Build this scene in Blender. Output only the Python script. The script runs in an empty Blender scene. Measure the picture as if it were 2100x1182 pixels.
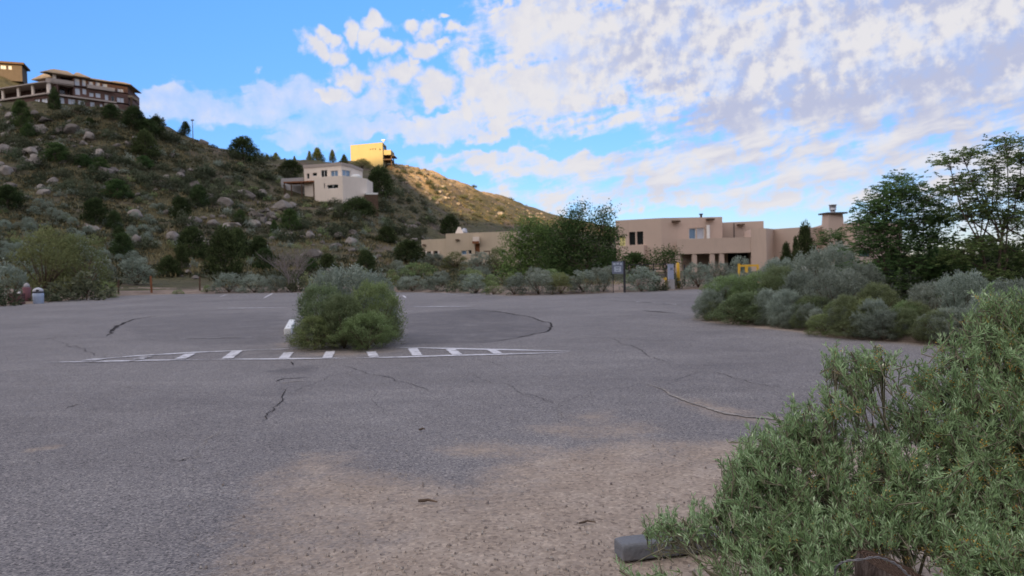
import bpy, math, random
import numpy as np
from mathutils import Vector, Matrix
R = math.radians
S = bpy.context.scene
COL = S.collection

# ------------------------------------------------------------------ camera
F, CAMH = 1517.0, 1.55                      # focal length in photo pixels (2100 wide), eye height
PITCH, ROLL = -1.74, -1.3
cd = bpy.data.cameras.new('camera'); cam = bpy.data.objects.new('camera', cd); COL.objects.link(cam)
cd.sensor_width = 36.0; cd.lens = 36.0 * F / 2100.0
cd.clip_start = 0.05; cd.clip_end = 6000
cd.dof.use_dof = True; cd.dof.focus_distance = 3.1; cd.dof.aperture_fstop = 4.5
CM = Matrix.Rotation(R(90 + PITCH), 3, 'X') @ Matrix.Rotation(R(ROLL), 3, 'Z')
cam.matrix_world = Matrix.Translation((0, 0, CAMH)) @ CM.to_4x4()
S.camera = cam

# ------------------------------------------------------------------ light
SUN_AZ, SUN_EL = -173.0, 11.5               # azimuth from the view direction, clockwise
sdir = Vector((math.sin(R(SUN_AZ)) * math.cos(R(SUN_EL)), math.cos(R(SUN_AZ)) * math.cos(R(SUN_EL)), math.sin(R(SUN_EL))))
sl = bpy.data.lights.new('sun', 'SUN'); sun = bpy.data.objects.new('sun', sl); COL.objects.link(sun)
sl.energy = 5.0; sl.angle = R(0.5); sl.color = (1.0, 0.66, 0.30)
sun.rotation_euler = sdir.to_track_quat('Z', 'Y').to_euler()

S.view_settings.view_transform = 'Standard'; S.view_settings.look = 'None'
S.view_settings.exposure = 1.0; S.view_settings.gamma = 1.0
S.cycles.max_bounces = 5; S.cycles.diffuse_bounces = 3; S.cycles.glossy_bounces = 2
S.cycles.transmission_bounces = 2; S.cycles.transparent_max_bounces = 4
S.cycles.caustics_reflective = False; S.cycles.caustics_refractive = False

def ray(px, py):
    return CM @ Vector(((px - 1050) / F, -(py - 591) / F, -1.0))
def at(px, py, y):                           # point at depth y seen at that photo pixel
    v = ray(px, py); k = y / v.y
    return Vector((v.x * k, y, CAMH + v.z * k))
def gr(px, py, z=0.0):                       # point on a level plane
    v = ray(px, py); k = (z - CAMH) / v.z
    return Vector((v.x * k, v.y * k, z))

# ------------------------------------------------------------------ sky
def build_world():
    w = bpy.data.worlds.new('World'); S.world = w; w.use_nodes = True
    w.cycles.sampling_method = 'MANUAL'; w.cycles.sample_map_resolution = 512
    nt = w.node_tree; N = nt.nodes; L = nt.links; N.clear()
    def node(t, **kw):
        n = N.new(t)
        for k, v in kw.items(): setattr(n, k, v)
        return n
    def setin(n, i, v):
        if hasattr(v, 'is_output') or isinstance(v, bpy.types.NodeSocket): L.new(v, n.inputs[i])
        else: n.inputs[i].default_value = v
    def m(op, a, b=None, c=None, clamp=False):
        n = node('ShaderNodeMath', operation=op); n.use_clamp = clamp
        setin(n, 0, a)
        if b is not None: setin(n, 1, b)
        if c is not None: setin(n, 2, c)
        return n.outputs[0]
    def vm(op, a, b=None):
        n = node('ShaderNodeVectorMath', operation=op); setin(n, 0, a)
        if b is not None: setin(n, 1, b)
        return n.outputs['Value'] if op in ('LENGTH', 'DOT_PRODUCT') else n.outputs[0]
    def ss(x, a, b):
        n = node('ShaderNodeMapRange', interpolation_type='SMOOTHSTEP'); setin(n, 0, x)
        n.inputs[1].default_value = a; n.inputs[2].default_value = b
        return n.outputs[0]
    def noise(vec, scale, detail, rough, dist=0.0, dim='2D'):
        n = node('ShaderNodeTexNoise', noise_dimensions=dim); L.new(vec, n.inputs['Vector'])
        n.inputs['Scale'].default_value = scale; n.inputs['Detail'].default_value = detail
        n.inputs['Roughness'].default_value = rough; n.inputs['Distortion'].default_value = dist
        return n
    def mix(f, a, b):
        n = node('ShaderNodeMix', data_type='RGBA'); setin(n, 0, f); setin(n, 6, a); setin(n, 7, b)
        return n.outputs[2]
    sky = node('ShaderNodeTexSky', sky_type='NISHITA'); sky.sun_disc = False
    sky.sun_elevation = R(SUN_EL); sky.sun_rotation = R(SUN_AZ) + SKY_OFF; sky.altitude = 1800
    sky.air_density = 1.0; sky.dust_density = 0.4; sky.ozone_density = 2.0
    tc = node('ShaderNodeTexCoord'); d = tc.outputs['Generated']
    sx = node('ShaderNodeSeparateXYZ'); L.new(d, sx.inputs[0])
    az = m('MULTIPLY', m('ARCTAN2', sx.outputs[0], sx.outputs[1]), 57.2958)
    el = m('MULTIPLY', m('ARCSINE', sx.outputs[2]), 57.2958)
    cx = node('ShaderNodeCombineXYZ'); L.new(az, cx.inputs[0]); L.new(el, cx.inputs[1])
    C = cx.outputs[0]
    # edges wander: two scales of warp
    w1 = noise(C, 0.22, 3, 0.6).outputs['Color']
    wv = vm('MULTIPLY', vm('SUBTRACT', w1, (0.5, 0.5, 0.5)), (3.6, 3.6, 0))
    w2 = noise(C, 0.9, 3, 0.55).outputs['Color']
    wv2 = vm('MULTIPLY', vm('SUBTRACT', w2, (0.5, 0.5, 0.5)), (1.1, 1.1, 0))
    W = vm('ADD', vm('ADD', C, wv), wv2)
    n1 = noise(C, 0.42, 6, 0.58).outputs['Fac']
    n4 = noise(C, 0.95, 4, 0.55).outputs['Fac']
    n1b = noise(vm('ADD', C, (0.5, -0.35, 0)), 0.42, 4, 0.58).outputs['Fac']
    # streaks that climb gently to the right
    def rot(vec, ang, sxx, syy):
        n = node('ShaderNodeMapping'); L.new(vec, n.inputs[0]); n.vector_type = 'POINT'
        n.inputs['Rotation'].default_value = (0, 0, ang); n.inputs['Scale'].default_value = (1, 1, 1)
        return vm('MULTIPLY', n.outputs[0], (sxx, syy, 1))
    stv = rot(vm('ADD', C, vm('MULTIPLY', wv, (0.30, 0.30, 0))), R(-11), 0.17, 0.85)
    n2 = noise(stv, 1.0, 5, 0.56).outputs['Fac']
    n3 = noise(rot(C, R(-13), 0.07, 0.30), 1.0, 3, 0.55).outputs['Fac']
    def angs(px, py):
        v = ray(px, py).normalized()
        return math.degrees(math.atan2(v.x, v.y)), math.degrees(math.asin(v.z))
    D = 0.0378                                # degrees per photo pixel
    def blobs(lst):
        out = None
        for px, py, rx, ry in lst:
            a, e = angs(px, py)
            v = vm('MULTIPLY', vm('SUBTRACT', W, (a, e, 0)), (1 / (rx * D), 1 / (ry * D), 0))
            c = m('SUBTRACT', 1.0, vm('LENGTH', v))
            out = c if out is None else m('MAXIMUM', out, c)
        return m('MAXIMUM', out, -0.6)
    puffs = blobs([(645,95,34,28),(690,110,26,34),(720,70,20,34),(672,72,30,18),(775,50,32,24),(830,42,26,18),(765,92,34,24),(800,108,26,24),(880,55,42,24),
        (865,105,54,34),(930,50,26,20),(918,90,24,20),(850,135,20,12),(912,16,20,10),(1030,8,22,12),(740,160,50,26),(690,190,60,26),(815,165,70,38),(900,180,70,34),(970,140,44,40),
        (955,235,46,32),(985,185,56,36),(870,200,60,26),(1160,205,130,26),(1255,212,50,24)])
    sheet = blobs([(1180,70,250,130),(1120,190,220,85),(1400,80,420,150),(1750,110,560,190),(2100,170,500,210),(2600,200,600,280),
        (640,215,210,46),(680,262,90,46),(600,290,60,22),(420,228,180,34),(330,205,110,22),(520,168,34,20),(860,262,330,26),(1010,330,210,26),(1220,345,240,44),(1500,330,330,60),(1800,330,480,90),
        (1450,390,520,44),(1950,290,420,90)])
    P = ss(m('ADD', puffs, m('ADD', m('MULTIPLY', m('SUBTRACT', n1, 0.5), 1.2), m('MULTIPLY', m('SUBTRACT', n4, 0.5), 0.5))), -0.06, 0.66)
    lowm = m('SUBTRACT', 1.0, ss(el, 7.5, 12.5))
    hd = m('ADD', m('MULTIPLY', m('SUBTRACT', n1, 0.5), 0.9), m('ADD', m('MULTIPLY', m('SUBTRACT', n2, 0.5), 1.25), m('MULTIPLY', m('SUBTRACT', n4, 0.5), 0.40)))
    H = ss(m('ADD', m('MINIMUM', m('MULTIPLY', sheet, 1.15), m('SUBTRACT', 0.85, m('MULTIPLY', lowm, 0.50))), hd), -0.10, 0.50)
    H = m('MULTIPLY', H, m('ADD', m('MULTIPLY', n1, 1.05), m('MULTIPLY', ss(az, -16.0, 0.0), 0.50)))
    # broken cloud over the rest of the dome
    pl = noise(vm('MULTIPLY', d, (2.2, 2.2, 4.0)), 1.3, 4, 0.6, dim='3D').outputs['Fac']
    away = ss(m('ABSOLUTE', az), 46.0, 75.0)
    high = ss(el, 26.0, 42.0)
    wide = m('MAXIMUM', away, high)
    O = m('MULTIPLY', ss(pl, 0.26, 0.52), wide)
    low = ss(el, 1.0, 4.5)
    cloud = m('MULTIPLY', m('MAXIMUM', P, m('MAXIMUM', m('MULTIPLY', H, 0.93), m('MULTIPLY', O, 0.9))), m('ADD', m('MULTIPLY', low, 0.55), 0.45))
    # thick cloud turns lavender underneath, edges stay bright
    right = ss(az, 0.0, 12.0)
    up_ = m('ADD', n3, m('ADD', m('MULTIPLY', m('SUBTRACT', n1b, n1), 1.0), m('MULTIPLY', m('SUBTRACT', 0.5, n4), 0.75)))
    lo_ = m('ADD', m('MULTIPLY', n3, 0.5), m('ADD', 0.28, m('MULTIPLY', m('SUBTRACT', 0.5, n2), 1.1)))
    shade = ss(m('ADD', m('MULTIPLY', lo_, lowm), m('MULTIPLY', up_, m('SUBTRACT', 1.0, lowm))), 0.28, 0.72)
    shade = m('MULTIPLY', shade, m('ADD', 0.15, m('MULTIPLY', right, 0.68)))
    shade = m('MULTIPLY', shade, ss(el, 1.0, 11.0))
    ccol = mix(shade, (CLOUD_W[0], CLOUD_W[1], CLOUD_W[2], 1), (CLOUD_S[0], CLOUD_S[1], CLOUD_S[2], 1))
    # cloud overhead and behind the viewer is brightened as unseen fill, strongest behind left
    br = node('ShaderNodeMix', data_type='RGBA', blend_type='MIX'); L.new(wide, br.inputs[0]); L.new(ccol, br.inputs[6]); sw = ss(vm('DOT_PRODUCT', d, (-0.80, -0.55, 0.25)), -0.6, 0.9); L.new(mix(sw, (*CLOUD_DIM, 1), (*CLOUD_FILL, 1)), br.inputs[7]); ccol = br.outputs[2]
    hs = node('ShaderNodeHueSaturation'); hs.inputs['Saturation'].default_value = SKY_SAT
    L.new(sky.outputs[0], hs.inputs['Color'])
    tint = node('ShaderNodeMix', data_type='RGBA', blend_type='MULTIPLY'); tint.inputs[0].default_value = 1
    L.new(hs.outputs[0], tint.inputs[6]); pass
    cr = node('ShaderNodeValToRGB'); L.new(m('DIVIDE', el, 30.0), cr.inputs[0])
    e = cr.color_ramp.elements; e[0].position = 0.0; e[0].color = (0.78, 0.79, 1.14, 1); e[1].position = 0.85; e[1].color = (*SKY_TINT, 1)
    k = e.new(0.30); k.color = (0.98, 1.20, 1.66, 1)
    L.new(cr.outputs[0], tint.inputs[7])
    col = mix(cloud, tint.outputs[2], ccol)
    bg = node('ShaderNodeBackground'); L.new(col, bg.inputs[0]); bg.inputs[1].default_value = SKY_STRENGTH
    out = node('ShaderNodeOutputWorld'); L.new(bg.outputs[0], out.inputs[0])
SKY_OFF = 0.0
SKY_STRENGTH = 0.060
SKY_SAT = 1.1
SKY_TINT = (1.5, 2.05, 2.75)
CLOUD_W = (6.7, 6.6, 6.9)
CLOUD_S = (3.7, 4.1, 5.9)
CLOUD_FILL = (14.6, 13.2, 12.4)
CLOUD_DIM = (6.0, 6.3, 7.4)
build_world()

# ------------------------------------------------------------------ helpers
def tag(o, label=None, cat=None, group=None, kind=None):
    if label: o['label'] = label
    if cat: o['category'] = cat
    if group: o['group'] = group
    if kind: o['kind'] = kind
    return o
def link(name, me, parent=None, loc=None):
    o = bpy.data.objects.new(name, me); COL.objects.link(o)
    if parent: o.parent = parent
    if loc is not None: o.location = loc
    return o
def empty(name, loc=(0, 0, 0), rz=0):
    o = bpy.data.objects.new(name, None); COL.objects.link(o)
    o.empty_display_size = 0.2; o.location = loc; o.rotation_euler = (0, 0, rz); return o
def np_mesh(name, V, Q, mats, tint=None, smooth=False, extra=None):
    """V (n,3) array, Q (m,k) array of faces with k corners"""
    V = np.asarray(V, dtype=np.float32); Q = np.asarray(Q, dtype=np.int32)
    me = bpy.data.meshes.new(name); k = Q.shape[1]
    me.vertices.add(len(V)); me.vertices.foreach_set('co', V.ravel())
    me.loops.add(Q.size); me.loops.foreach_set('vertex_index', Q.ravel())
    me.polygons.add(len(Q)); me.polygons.foreach_set('loop_start', np.arange(0, Q.size, k, dtype=np.int32))
    if smooth: me.polygons.foreach_set('use_smooth', np.ones(len(Q), dtype=bool))
    for key, arr in ([('tint', tint)] if tint is not None else []) + list((extra or {}).items()):
        a = me.attributes.new(key, 'FLOAT', 'POINT'); a.data.foreach_set('value', np.asarray(arr, dtype=np.float32))
    me.update(calc_edges=True)
    for mm in mats: me.materials.append(mm)
    return me
class MB:
    """collects shapes for one mesh"""
    def __init__(s, org=(0, 0, 0)): s.v = []; s.f = []; s.o = Vector(org)
    def add(s, vs, fs):
        b = len(s.v); s.v += [tuple(Vector(p) - s.o) for p in vs]; s.f += [tuple(i + b for i in f) for f in fs]; return s
    def quad(s, a, b, c, d): return s.add([a, b, c, d], [(0, 1, 2, 3)])
    def hexa(s, p): return s.add(p, [(3, 2, 1, 0), (4, 5, 6, 7), (0, 1, 5, 4), (1, 2, 6, 5), (2, 3, 7, 6), (3, 0, 4, 7)])
    def box(s, x0, x1, y0, y1, z0, z1):
        return s.hexa([(x0, y0, z0), (x1, y0, z0), (x1, y1, z0), (x0, y1, z0), (x0, y0, z1), (x1, y0, z1), (x1, y1, z1), (x0, y1, z1)])
    def prism(s, pts, z0, z1, top=1.0):
        n = len(pts); c = Vector((sum(p[0] for p in pts) / n, sum(p[1] for p in pts) / n))
        lo = [(p[0], p[1], z0) for p in pts]; hi = [(c.x + (p[0] - c.x) * top, c.y + (p[1] - c.y) * top, z1) for p in pts]
        return s.add(lo + hi, [tuple(range(n - 1, -1, -1)), tuple(range(n, 2 * n))] + [(i, (i + 1) % n, n + (i + 1) % n, n + i) for i in range(n)])
    def tube(s, path, r, n=8, caps=True):
        path = [Vector(p) for p in path]; rs = r if isinstance(r, (list, tuple)) else [r] * len(path)
        rings = []
        for i, p in enumerate(path):
            t = (path[min(i + 1, len(path) - 1)] - path[max(i - 1, 0)]).normalized()
            a = t.cross(Vector((0, 0, 1)) if abs(t.z) < .9 else Vector((1, 0, 0))).normalized(); b = t.cross(a)
            rings.append([p + (a * math.cos(6.28318 * k / n) + b * math.sin(6.28318 * k / n)) * rs[i] for k in range(n)])
        vs = [q for rg in rings for q in rg]; fs = []
        for i in range(len(path) - 1):
            for k in range(n):
                fs.append((i * n + k, i * n + (k + 1) % n, (i + 1) * n + (k + 1) % n, (i + 1) * n + k))
        if caps: fs += [tuple(range(n)), tuple(range((len(path) - 1) * n + n - 1, (len(path) - 1) * n - 1, -1))]
        return s.add(vs, fs)
    def lathe(s, prof, c=(0, 0), n=20):
        vs = [(c[0] + r * math.cos(6.28318 * k / n), c[1] + r * math.sin(6.28318 * k / n), z) for r, z in prof for k in range(n)]
        fs = [(i * n + k, i * n + (k + 1) % n, (i + 1) * n + (k + 1) % n, (i + 1) * n + k) for i in range(len(prof) - 1) for k in range(n)]
        return s.add(vs, fs + [tuple(range(n - 1, -1, -1)), tuple(range((len(prof) - 1) * n, len(prof) * n))])
    def build(s, name, mat, parent=None, loc=None, smooth=False, bevel=0):
        me = bpy.data.meshes.new(name); me.from_pydata(s.v, [], s.f); me.materials.append(mat); me.update()
        if smooth: me.polygons.foreach_set('use_smooth', np.ones(len(me.polygons), dtype=bool))
        o = link(name, me, parent, loc)
        if bevel:
            b = o.modifiers.new('b', 'BEVEL'); b.width = bevel; b.segments = 2; b.limit_method = 'ANGLE'
        return o

# numpy value noise
_rs = np.random.RandomState(7); _T = _rs.rand(256, 256).astype(np.float32)
def vn(x, y):
    x = np.asarray(x, dtype=np.float64); y = np.asarray(y, dtype=np.float64)
    xi = np.floor(x).astype(int); yi = np.floor(y).astype(int); fx = x - xi; fy = y - yi
    fx = fx * fx * (3 - 2 * fx); fy = fy * fy * (3 - 2 * fy)
    a = _T[xi & 255, yi & 255]; b = _T[(xi + 1) & 255, yi & 255]; c = _T[xi & 255, (yi + 1) & 255]; d = _T[(xi + 1) & 255, (yi + 1) & 255]
    return (a + (b - a) * fx) * (1 - fy) + (c + (d - c) * fx) * fy - 0.5
def fbm(x, y, o=4):
    s = 0; a = 1.0
    for i in range(o): s = s + a * vn(x * 2 ** i + 17.3 * i, y * 2 ** i + 5.1 * i); a *= 0.5
    return s
def sstep(x, a, b):
    t = np.clip((x - a) / (b - a), 0, 1); return t * t * (3 - 2 * t)
def poly_sd(px, py, poly):
    """signed distance to a polygon, negative inside"""
    P = np.stack([px, py], -1); d = np.full(px.shape, 1e9); ins = np.zeros(px.shape, bool); n = len(poly)
    for i in range(n):
        a = np.array(poly[i][:2]); b = np.array(poly[(i + 1) % n][:2]); e = b - a; w = P - a
        t = np.clip((w @ e) / max(e @ e, 1e-9), 0, 1); q = w - t[..., None] * e
        d = np.minimum(d, np.sqrt((q ** 2).sum(-1)))
        c = ((a[1] <= py) & (b[1] > py)) | ((b[1] <= py) & (a[1] > py))
        xs = a[0] + (py - a[1]) / (b[1] - a[1] if abs(b[1] - a[1]) > 1e-9 else 1e-9) * e[0]
        ins ^= c & (px < xs)
    return np.where(ins, -d, d)

# ------------------------------------------------------------------ materials
class NT:
    def __init__(s, name):
        s.m = bpy.data.materials.new(name); s.m.use_nodes = True; s.t = s.m.node_tree; s.N = s.t.nodes; s.N.clear()
        s.out = s.N.new('ShaderNodeOutputMaterial')
    def n(s, t, **kw):
        x = s.N.new(t)
        for k, v in kw.items(): setattr(x, k, v)
        return x
    def set(s, x, i, v):
        if isinstance(v, bpy.types.NodeSocket): s.t.links.new(v, x.inputs[i])
        else:
            if isinstance(v, tuple) and len(v) == 3 and x.inputs[i].type == 'RGBA': v = (*v, 1)
            x.inputs[i].default_value = v
    def math(s, op, a, b=0.0, clamp=False):
        x = s.n('ShaderNodeMath', operation=op, use_clamp=clamp); s.set(x, 0, a); s.set(x, 1, b); return x.outputs[0]
    def noise(s, vec, scale, detail=4, rough=.55, dist=0):
        x = s.n('ShaderNodeTexNoise'); s.set(x, 'Vector', vec); x.inputs['Scale'].default_value = scale
        x.inputs['Detail'].default_value = detail; x.inputs['Roughness'].default_value = rough; x.inputs['Distortion'].default_value = dist
        return x.outputs['Fac']
    def vor(s, vec, scale, feat='F1', out='Distance'):
        x = s.n('ShaderNodeTexVoronoi', feature=feat); s.set(x, 'Vector', vec); x.inputs['Scale'].default_value = scale; return x.outputs[out]
    def mix(s, f, a, b, mode='MIX'):
        x = s.n('ShaderNodeMix', data_type='RGBA', blend_type=mode); s.set(x, 0, f); s.set(x, 6, a); s.set(x, 7, b); return x.outputs[2]
    def ramp(s, f, stops):
        x = s.n('ShaderNodeValToRGB'); s.set(x, 0, f); e = x.color_ramp.elements
        e[0].position, e[0].color = stops[0][0], (*stops[0][1], 1); e[1].position, e[1].color = stops[-1][0], (*stops[-1][1], 1)
        for p, c in stops[1:-1]: k = e.new(p); k.color = (*c, 1)
        return x.outputs[0]
    def mr(s, x, a, b, c=0.0, d=1.0):
        q = s.n('ShaderNodeMapRange', interpolation_type='SMOOTHSTEP'); s.set(q, 0, x)
        for i, v in enumerate((a, b, c, d)): q.inputs[i + 1].default_value = v
        return q.outputs[0]
    def pos(s): return s.n('ShaderNodeNewGeometry').outputs['Position']
    def objc(s): return s.n('ShaderNodeTexCoord').outputs['Object']
    def attr(s, a): return s.n('ShaderNodeAttribute', attribute_name=a).outputs['Fac']
    def rnd(s): return s.n('ShaderNodeObjectInfo').outputs['Random']
    def surf(s, col, rough=.8, bump=None, bstr=.3, bdist=.02, metal=0, spec=.3, **kw):
        p = s.n('ShaderNodeBsdfPrincipled'); s.set(p, 'Base Color', col); s.set(p, 'Roughness', rough); s.set(p, 'Metallic', metal)
        s.set(p, 'Specular IOR Level', spec)
        if bump is not None:
            b = s.n('ShaderNodeBump'); b.inputs['Strength'].default_value = bstr; b.inputs['Distance'].default_value = bdist
            s.set(b, 'Height', bump); s.set(p, 'Normal', b.outputs[0])
        s.t.links.new(p.outputs[0], s.out.inputs[0]); return s.m
def plain(name, col, rough=.7, var=.12, scale=6.0, metal=0, bump=.0, spec=.3, dirt=None):
    n = NT(name); c = n.objc(); f = n.noise(c, scale, 5, .6)
    k = tuple(x * (1 - var) for x in col); l = tuple(min(1, x * (1 + var)) for x in col)
    colr = n.ramp(f, [(.3, k), (.7, l)])
    if 'stucco' in name:                              # rain streaks down the plaster
        mp = n.n('ShaderNodeMapping'); n.set(mp, 0, c); mp.inputs['Scale'].default_value = (1.6, 1.6, .13); colr = n.mix(n.mr(n.noise(mp.outputs[0], 1.0, 6, .7), .50, .78, 0, .38), colr, tuple(x * .72 for x in col))
    if dirt:
        colr = n.mix(n.mr(n.noise(c, scale * .35, 6, .65), .5, .72, 0, .6), colr, dirt)
    return n.surf(colr, rough, n.noise(c, scale * 8, 4) if bump else None, bump, .02, metal, spec)
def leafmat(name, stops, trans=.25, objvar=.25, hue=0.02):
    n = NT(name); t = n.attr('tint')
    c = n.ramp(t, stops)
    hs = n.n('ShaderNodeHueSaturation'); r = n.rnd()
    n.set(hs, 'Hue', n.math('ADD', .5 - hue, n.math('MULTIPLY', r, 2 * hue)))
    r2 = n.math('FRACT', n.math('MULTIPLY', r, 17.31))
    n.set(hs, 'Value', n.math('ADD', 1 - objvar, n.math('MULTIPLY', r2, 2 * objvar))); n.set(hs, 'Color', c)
    d = n.n('ShaderNodeBsdfDiffuse'); n.set(d, 0, hs.outputs[0]); tr = n.n('ShaderNodeBsdfTranslucent'); n.set(tr, 0, hs.outputs[0])
    mx = n.n('ShaderNodeMixShader'); mx.inputs[0].default_value = trans
    n.t.links.new(d.outputs[0], mx.inputs[1]); n.t.links.new(tr.outputs[0], mx.inputs[2]); n.t.links.new(mx.outputs[0], n.out.inputs[0])
    return n.m
M = {}
def hill_mat():
    n = NT('hill_soil'); p = n.pos()
    soil = n.ramp(n.noise(p, .12, 6, .6), [(.30, (.088, .072, .055)), (.5, (.128, .104, .080)), (.70, (.180, .150, .120))])
    grass = n.ramp(n.noise(p, .9, 5, .65), [(.3, (.052, .052, .029)), (.7, (.130, .122, .068))])
    g = n.mr(n.noise(p, .085, 6, .62), .36, .52)
    c = n.mix(n.math('MULTIPLY', g, .9), soil, grass)
    c = n.mix(n.math('MULTIPLY', n.attr('scree'), n.mr(n.noise(p, .25, 5, .7), .34, .50)), c, n.ramp(n.noise(p, 1.1, 5, .7), [(.3, (.34, .23, .125)), (.7, (.58, .42, .25))]))  # scree tone raised to paint the sunlit band into the soil
    tuft = n.mr(n.vor(p, .85), .12, .34, .85, 0)                       # low brush dotted over the slope
    c = n.mix(n.math('MULTIPLY', tuft, n.mr(n.noise(p, .16, 3), .42, .55)), c, (.040, .045, .028))
    rock = n.mr(n.vor(p, 1.7), .08, .20, .7, 0)
    c = n.mix(n.math('MULTIPLY', rock, n.mr(n.noise(p, .11, 3, .5, 1.0), .52, .60)), c, (.36, .32, .28))
    return n.surf(c, .95, n.noise(p, 1.4, 7, .7), .8, .5, 0, .1)
def ground_mat():
    n = NT('sandy_soil'); p = n.pos()
    c = n.ramp(n.noise(p, .6, 7, .65), [(.3, (.165, .125, .100)), (.5, (.230, .178, .142)), (.7, (.305, .242, .195))])
    c = n.mix(n.mr(n.vor(p, 26.0), .05, .30, .55, 0), c, (.22, .185, .155))
    return n.surf(c, .95, n.noise(p, 18, 6, .75), .7, .03, 0, .1)
def asphalt_mat():
    n = NT('worn_asphalt'); p = n.pos()
    big = n.noise(p, .23, 5, .6, .4); mid = n.noise(p, 2.2, 6, .7)
    base = n.ramp(big, [(.3, (.152, .143, .144)), (.5, (.190, .179, .179)), (.72, (.230, .218, .216))])
    mp = n.n('ShaderNodeMapping'); n.set(mp, 0, p); mp.inputs['Scale'].default_value = (.22, 1.0, 1); mp.inputs['Rotation'].default_value = (0, 0, .12)
    base = n.mix(n.mr(n.noise(mp.outputs[0], 1.1, 6, .68), .50, .74, 0, .55), base, (.265, .250, .242))
    base = n.mix(n.mr(n.noise(mp.outputs[0], .8, 5, .6, .6), .28, .44, .40, 0), base, (.120, .113, .120))
    base = n.mix(n.mr(mid, .35, .75, 0, .35), base, (.255, .245, .245))
    st = n.vor(p, 85.0, 'F1', 'Color'); sep = n.n('ShaderNodeSeparateColor'); n.set(sep, 0, st)
    agg = n.ramp(sep.outputs[0], [(.0, (.45, .45, .47)), (.35, (.90, .90, .92)), (.7, (1.08, 1.07, 1.06)), (1, (1.6, 1.56, 1.50))])
    base = n.mix(1.0, base, agg, 'MULTIPLY')
    agg2 = n.ramp(n.noise(p, 30, 4, .8), [(.32, (.70, .70, .72)), (.5, (1, 1, 1)), (.7, (1.28, 1.26, 1.24))])
    base = n.mix(.8, base, agg2, 'MULTIPLY')
    dark = n.attr('dark'); base = n.mix(n.math('MULTIPLY', dark, n.mr(n.noise(p, 1.5, 5, .7),    .3, .55, .06, .30)), base, (.085, .080, .086))
    d = n.attr('dirt'); fn = n.noise(p, 1.1, 8, .68); f2 = n.noise(p, 16, 5, .7)
    k = n.math('ADD', d, n.math('ADD', n.math('MULTIPLY', n.math('SUBTRACT', fn, .5), 1.25), n.math('MULTIPLY', n.math('SUBTRACT', f2, .5), .75)))
    cover = n.mr(k, .28, .95)
    sand = n.ramp(n.noise(p, 2.4, 7, .7), [(.25, (.275, .222, .178)), (.5, (.350, .288, .234)), (.75, (.43, .365, .305))])
    peb = n.vor(p, 48.0, 'F1', 'Color'); sp = n.n('ShaderNodeSeparateColor'); n.set(sp, 0, peb)
    sand = n.mix(1.0, sand, n.ramp(sp.outputs[1], [(0, (.62, .60, .60)), (.2, (.92, .91, .91)), (.75, (1.03, 1.02, 1.02)), (1, (1.28, 1.26, 1.24))]), 'MULTIPLY')
    sand = n.mix(.9, sand, n.ramp(n.noise(p, 22, 5, .8), [(.3, (.74, .72, .71)), (.5, (1, 1, 1)), (.72, (1.17, 1.15, 1.14))]), 'MULTIPLY')
    c = n.mix(cover, base, sand)
    bmp = n.math('ADD', n.math('MULTIPLY', n.noise(p, 60, 3, .8), .5), n.math('MULTIPLY', n.math('MULTIPLY', n.noise(p, 14, 6, .8), cover), 1.6))
    return n.surf(c, .93, bmp, .55, .014, 0, .15)
M['hill'] = hill_mat(); M['soil'] = ground_mat(); M['asphalt'] = asphalt_mat()
def ragged(n, col, scale, thr=.32, amp=1.0):
    """thin mark with a broken edge: the rim wears away where the noise runs low"""
    p = n.pos(); k = n.math('ADD', n.attr('edge'), n.math('MULTIPLY', n.math('SUBTRACT', n.noise(p, scale, 5, .7), .5), amp * 2))
    a = n.mr(k, thr - .07, thr + .07)
    b = n.n('ShaderNodeBsdfDiffuse'); n.set(b, 0, col); t = n.n('ShaderNodeBsdfTransparent'); m = n.n('ShaderNodeMixShader'); n.set(m, 0, a)
    n.t.links.new(t.outputs[0], m.inputs[1]); n.t.links.new(b.outputs[0], m.inputs[2]); n.t.links.new(m.outputs[0], n.out.inputs[0]); return n.m
def paint_mat():
    n = NT('worn_white_paint'); p = n.pos()
    c = n.ramp(n.noise(p, 5, 5, .6), [(.3, (.50, .50, .54)), (.7, (.68, .68, .72))])
    w = n.mr(n.math('ADD', n.noise(p, 3.0, 7, .75), n.math('MULTIPLY', n.attr('wear'), .5)), .50, .72)
    c = n.mix(w, c, (.20, .19, .195)); return ragged(n, c, 14, .18, .35)
M['paint'] = paint_mat()
M['faded'] = None
M['tar'] = None
def seam_mat():
    n = NT('sand_in_crack'); p = n.pos(); k = n.mr(n.noise(p, 9, 6, .75), .42, .60)
    return ragged(n, n.mix(k, (.22, .205, .20), (.35, .315, .28)), 16, .50, .75)
M['sandcrack'] = seam_mat(); M['tar'] = ragged(NT('crack_tar'), (.052, .049, .052), 26, .30, .55); M['faded'] = ragged(NT('faded_paint'), (.27, .268, .285), 11, .62, .8)  # cracks drawn in a dark tar colour
M['patch'] = plain('fresh_asphalt_patch', (.105, .100, .105), .9, .25, 9, bump=.3)
M['stucco'] = plain('tan_stucco', (.55, .43, .36), .92, .05, .35, bump=.25, spec=.1, dirt=(.48, .375, .315))
M['stucco_l'] = plain('olive_tan_stucco', (.52, .43, .325), .92, .05, .35, bump=.25, spec=.1)
M['stucco_w'] = plain('pale_pink_stucco', (.78, .68, .59), .92, .05, .4, bump=.2, spec=.1)
M['stucco_y'] = plain('cream_stucco', (.335, .295, .17), .92, .03, .4, bump=.2, spec=.1)
M['brick'] = plain('red_brick', (.135, .080, .068), .9, .25, 1.1, bump=.3)
M['trim'] = plain('pale_trim', (.40, .34, .305), .8, .08, 1)
M['roof'] = plain('tan_roof', (.27, .215, .155), .9, .15, .8)
M['wood_d'] = plain('dark_timber', (.10, .065, .045), .9, .3, 3)
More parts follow.
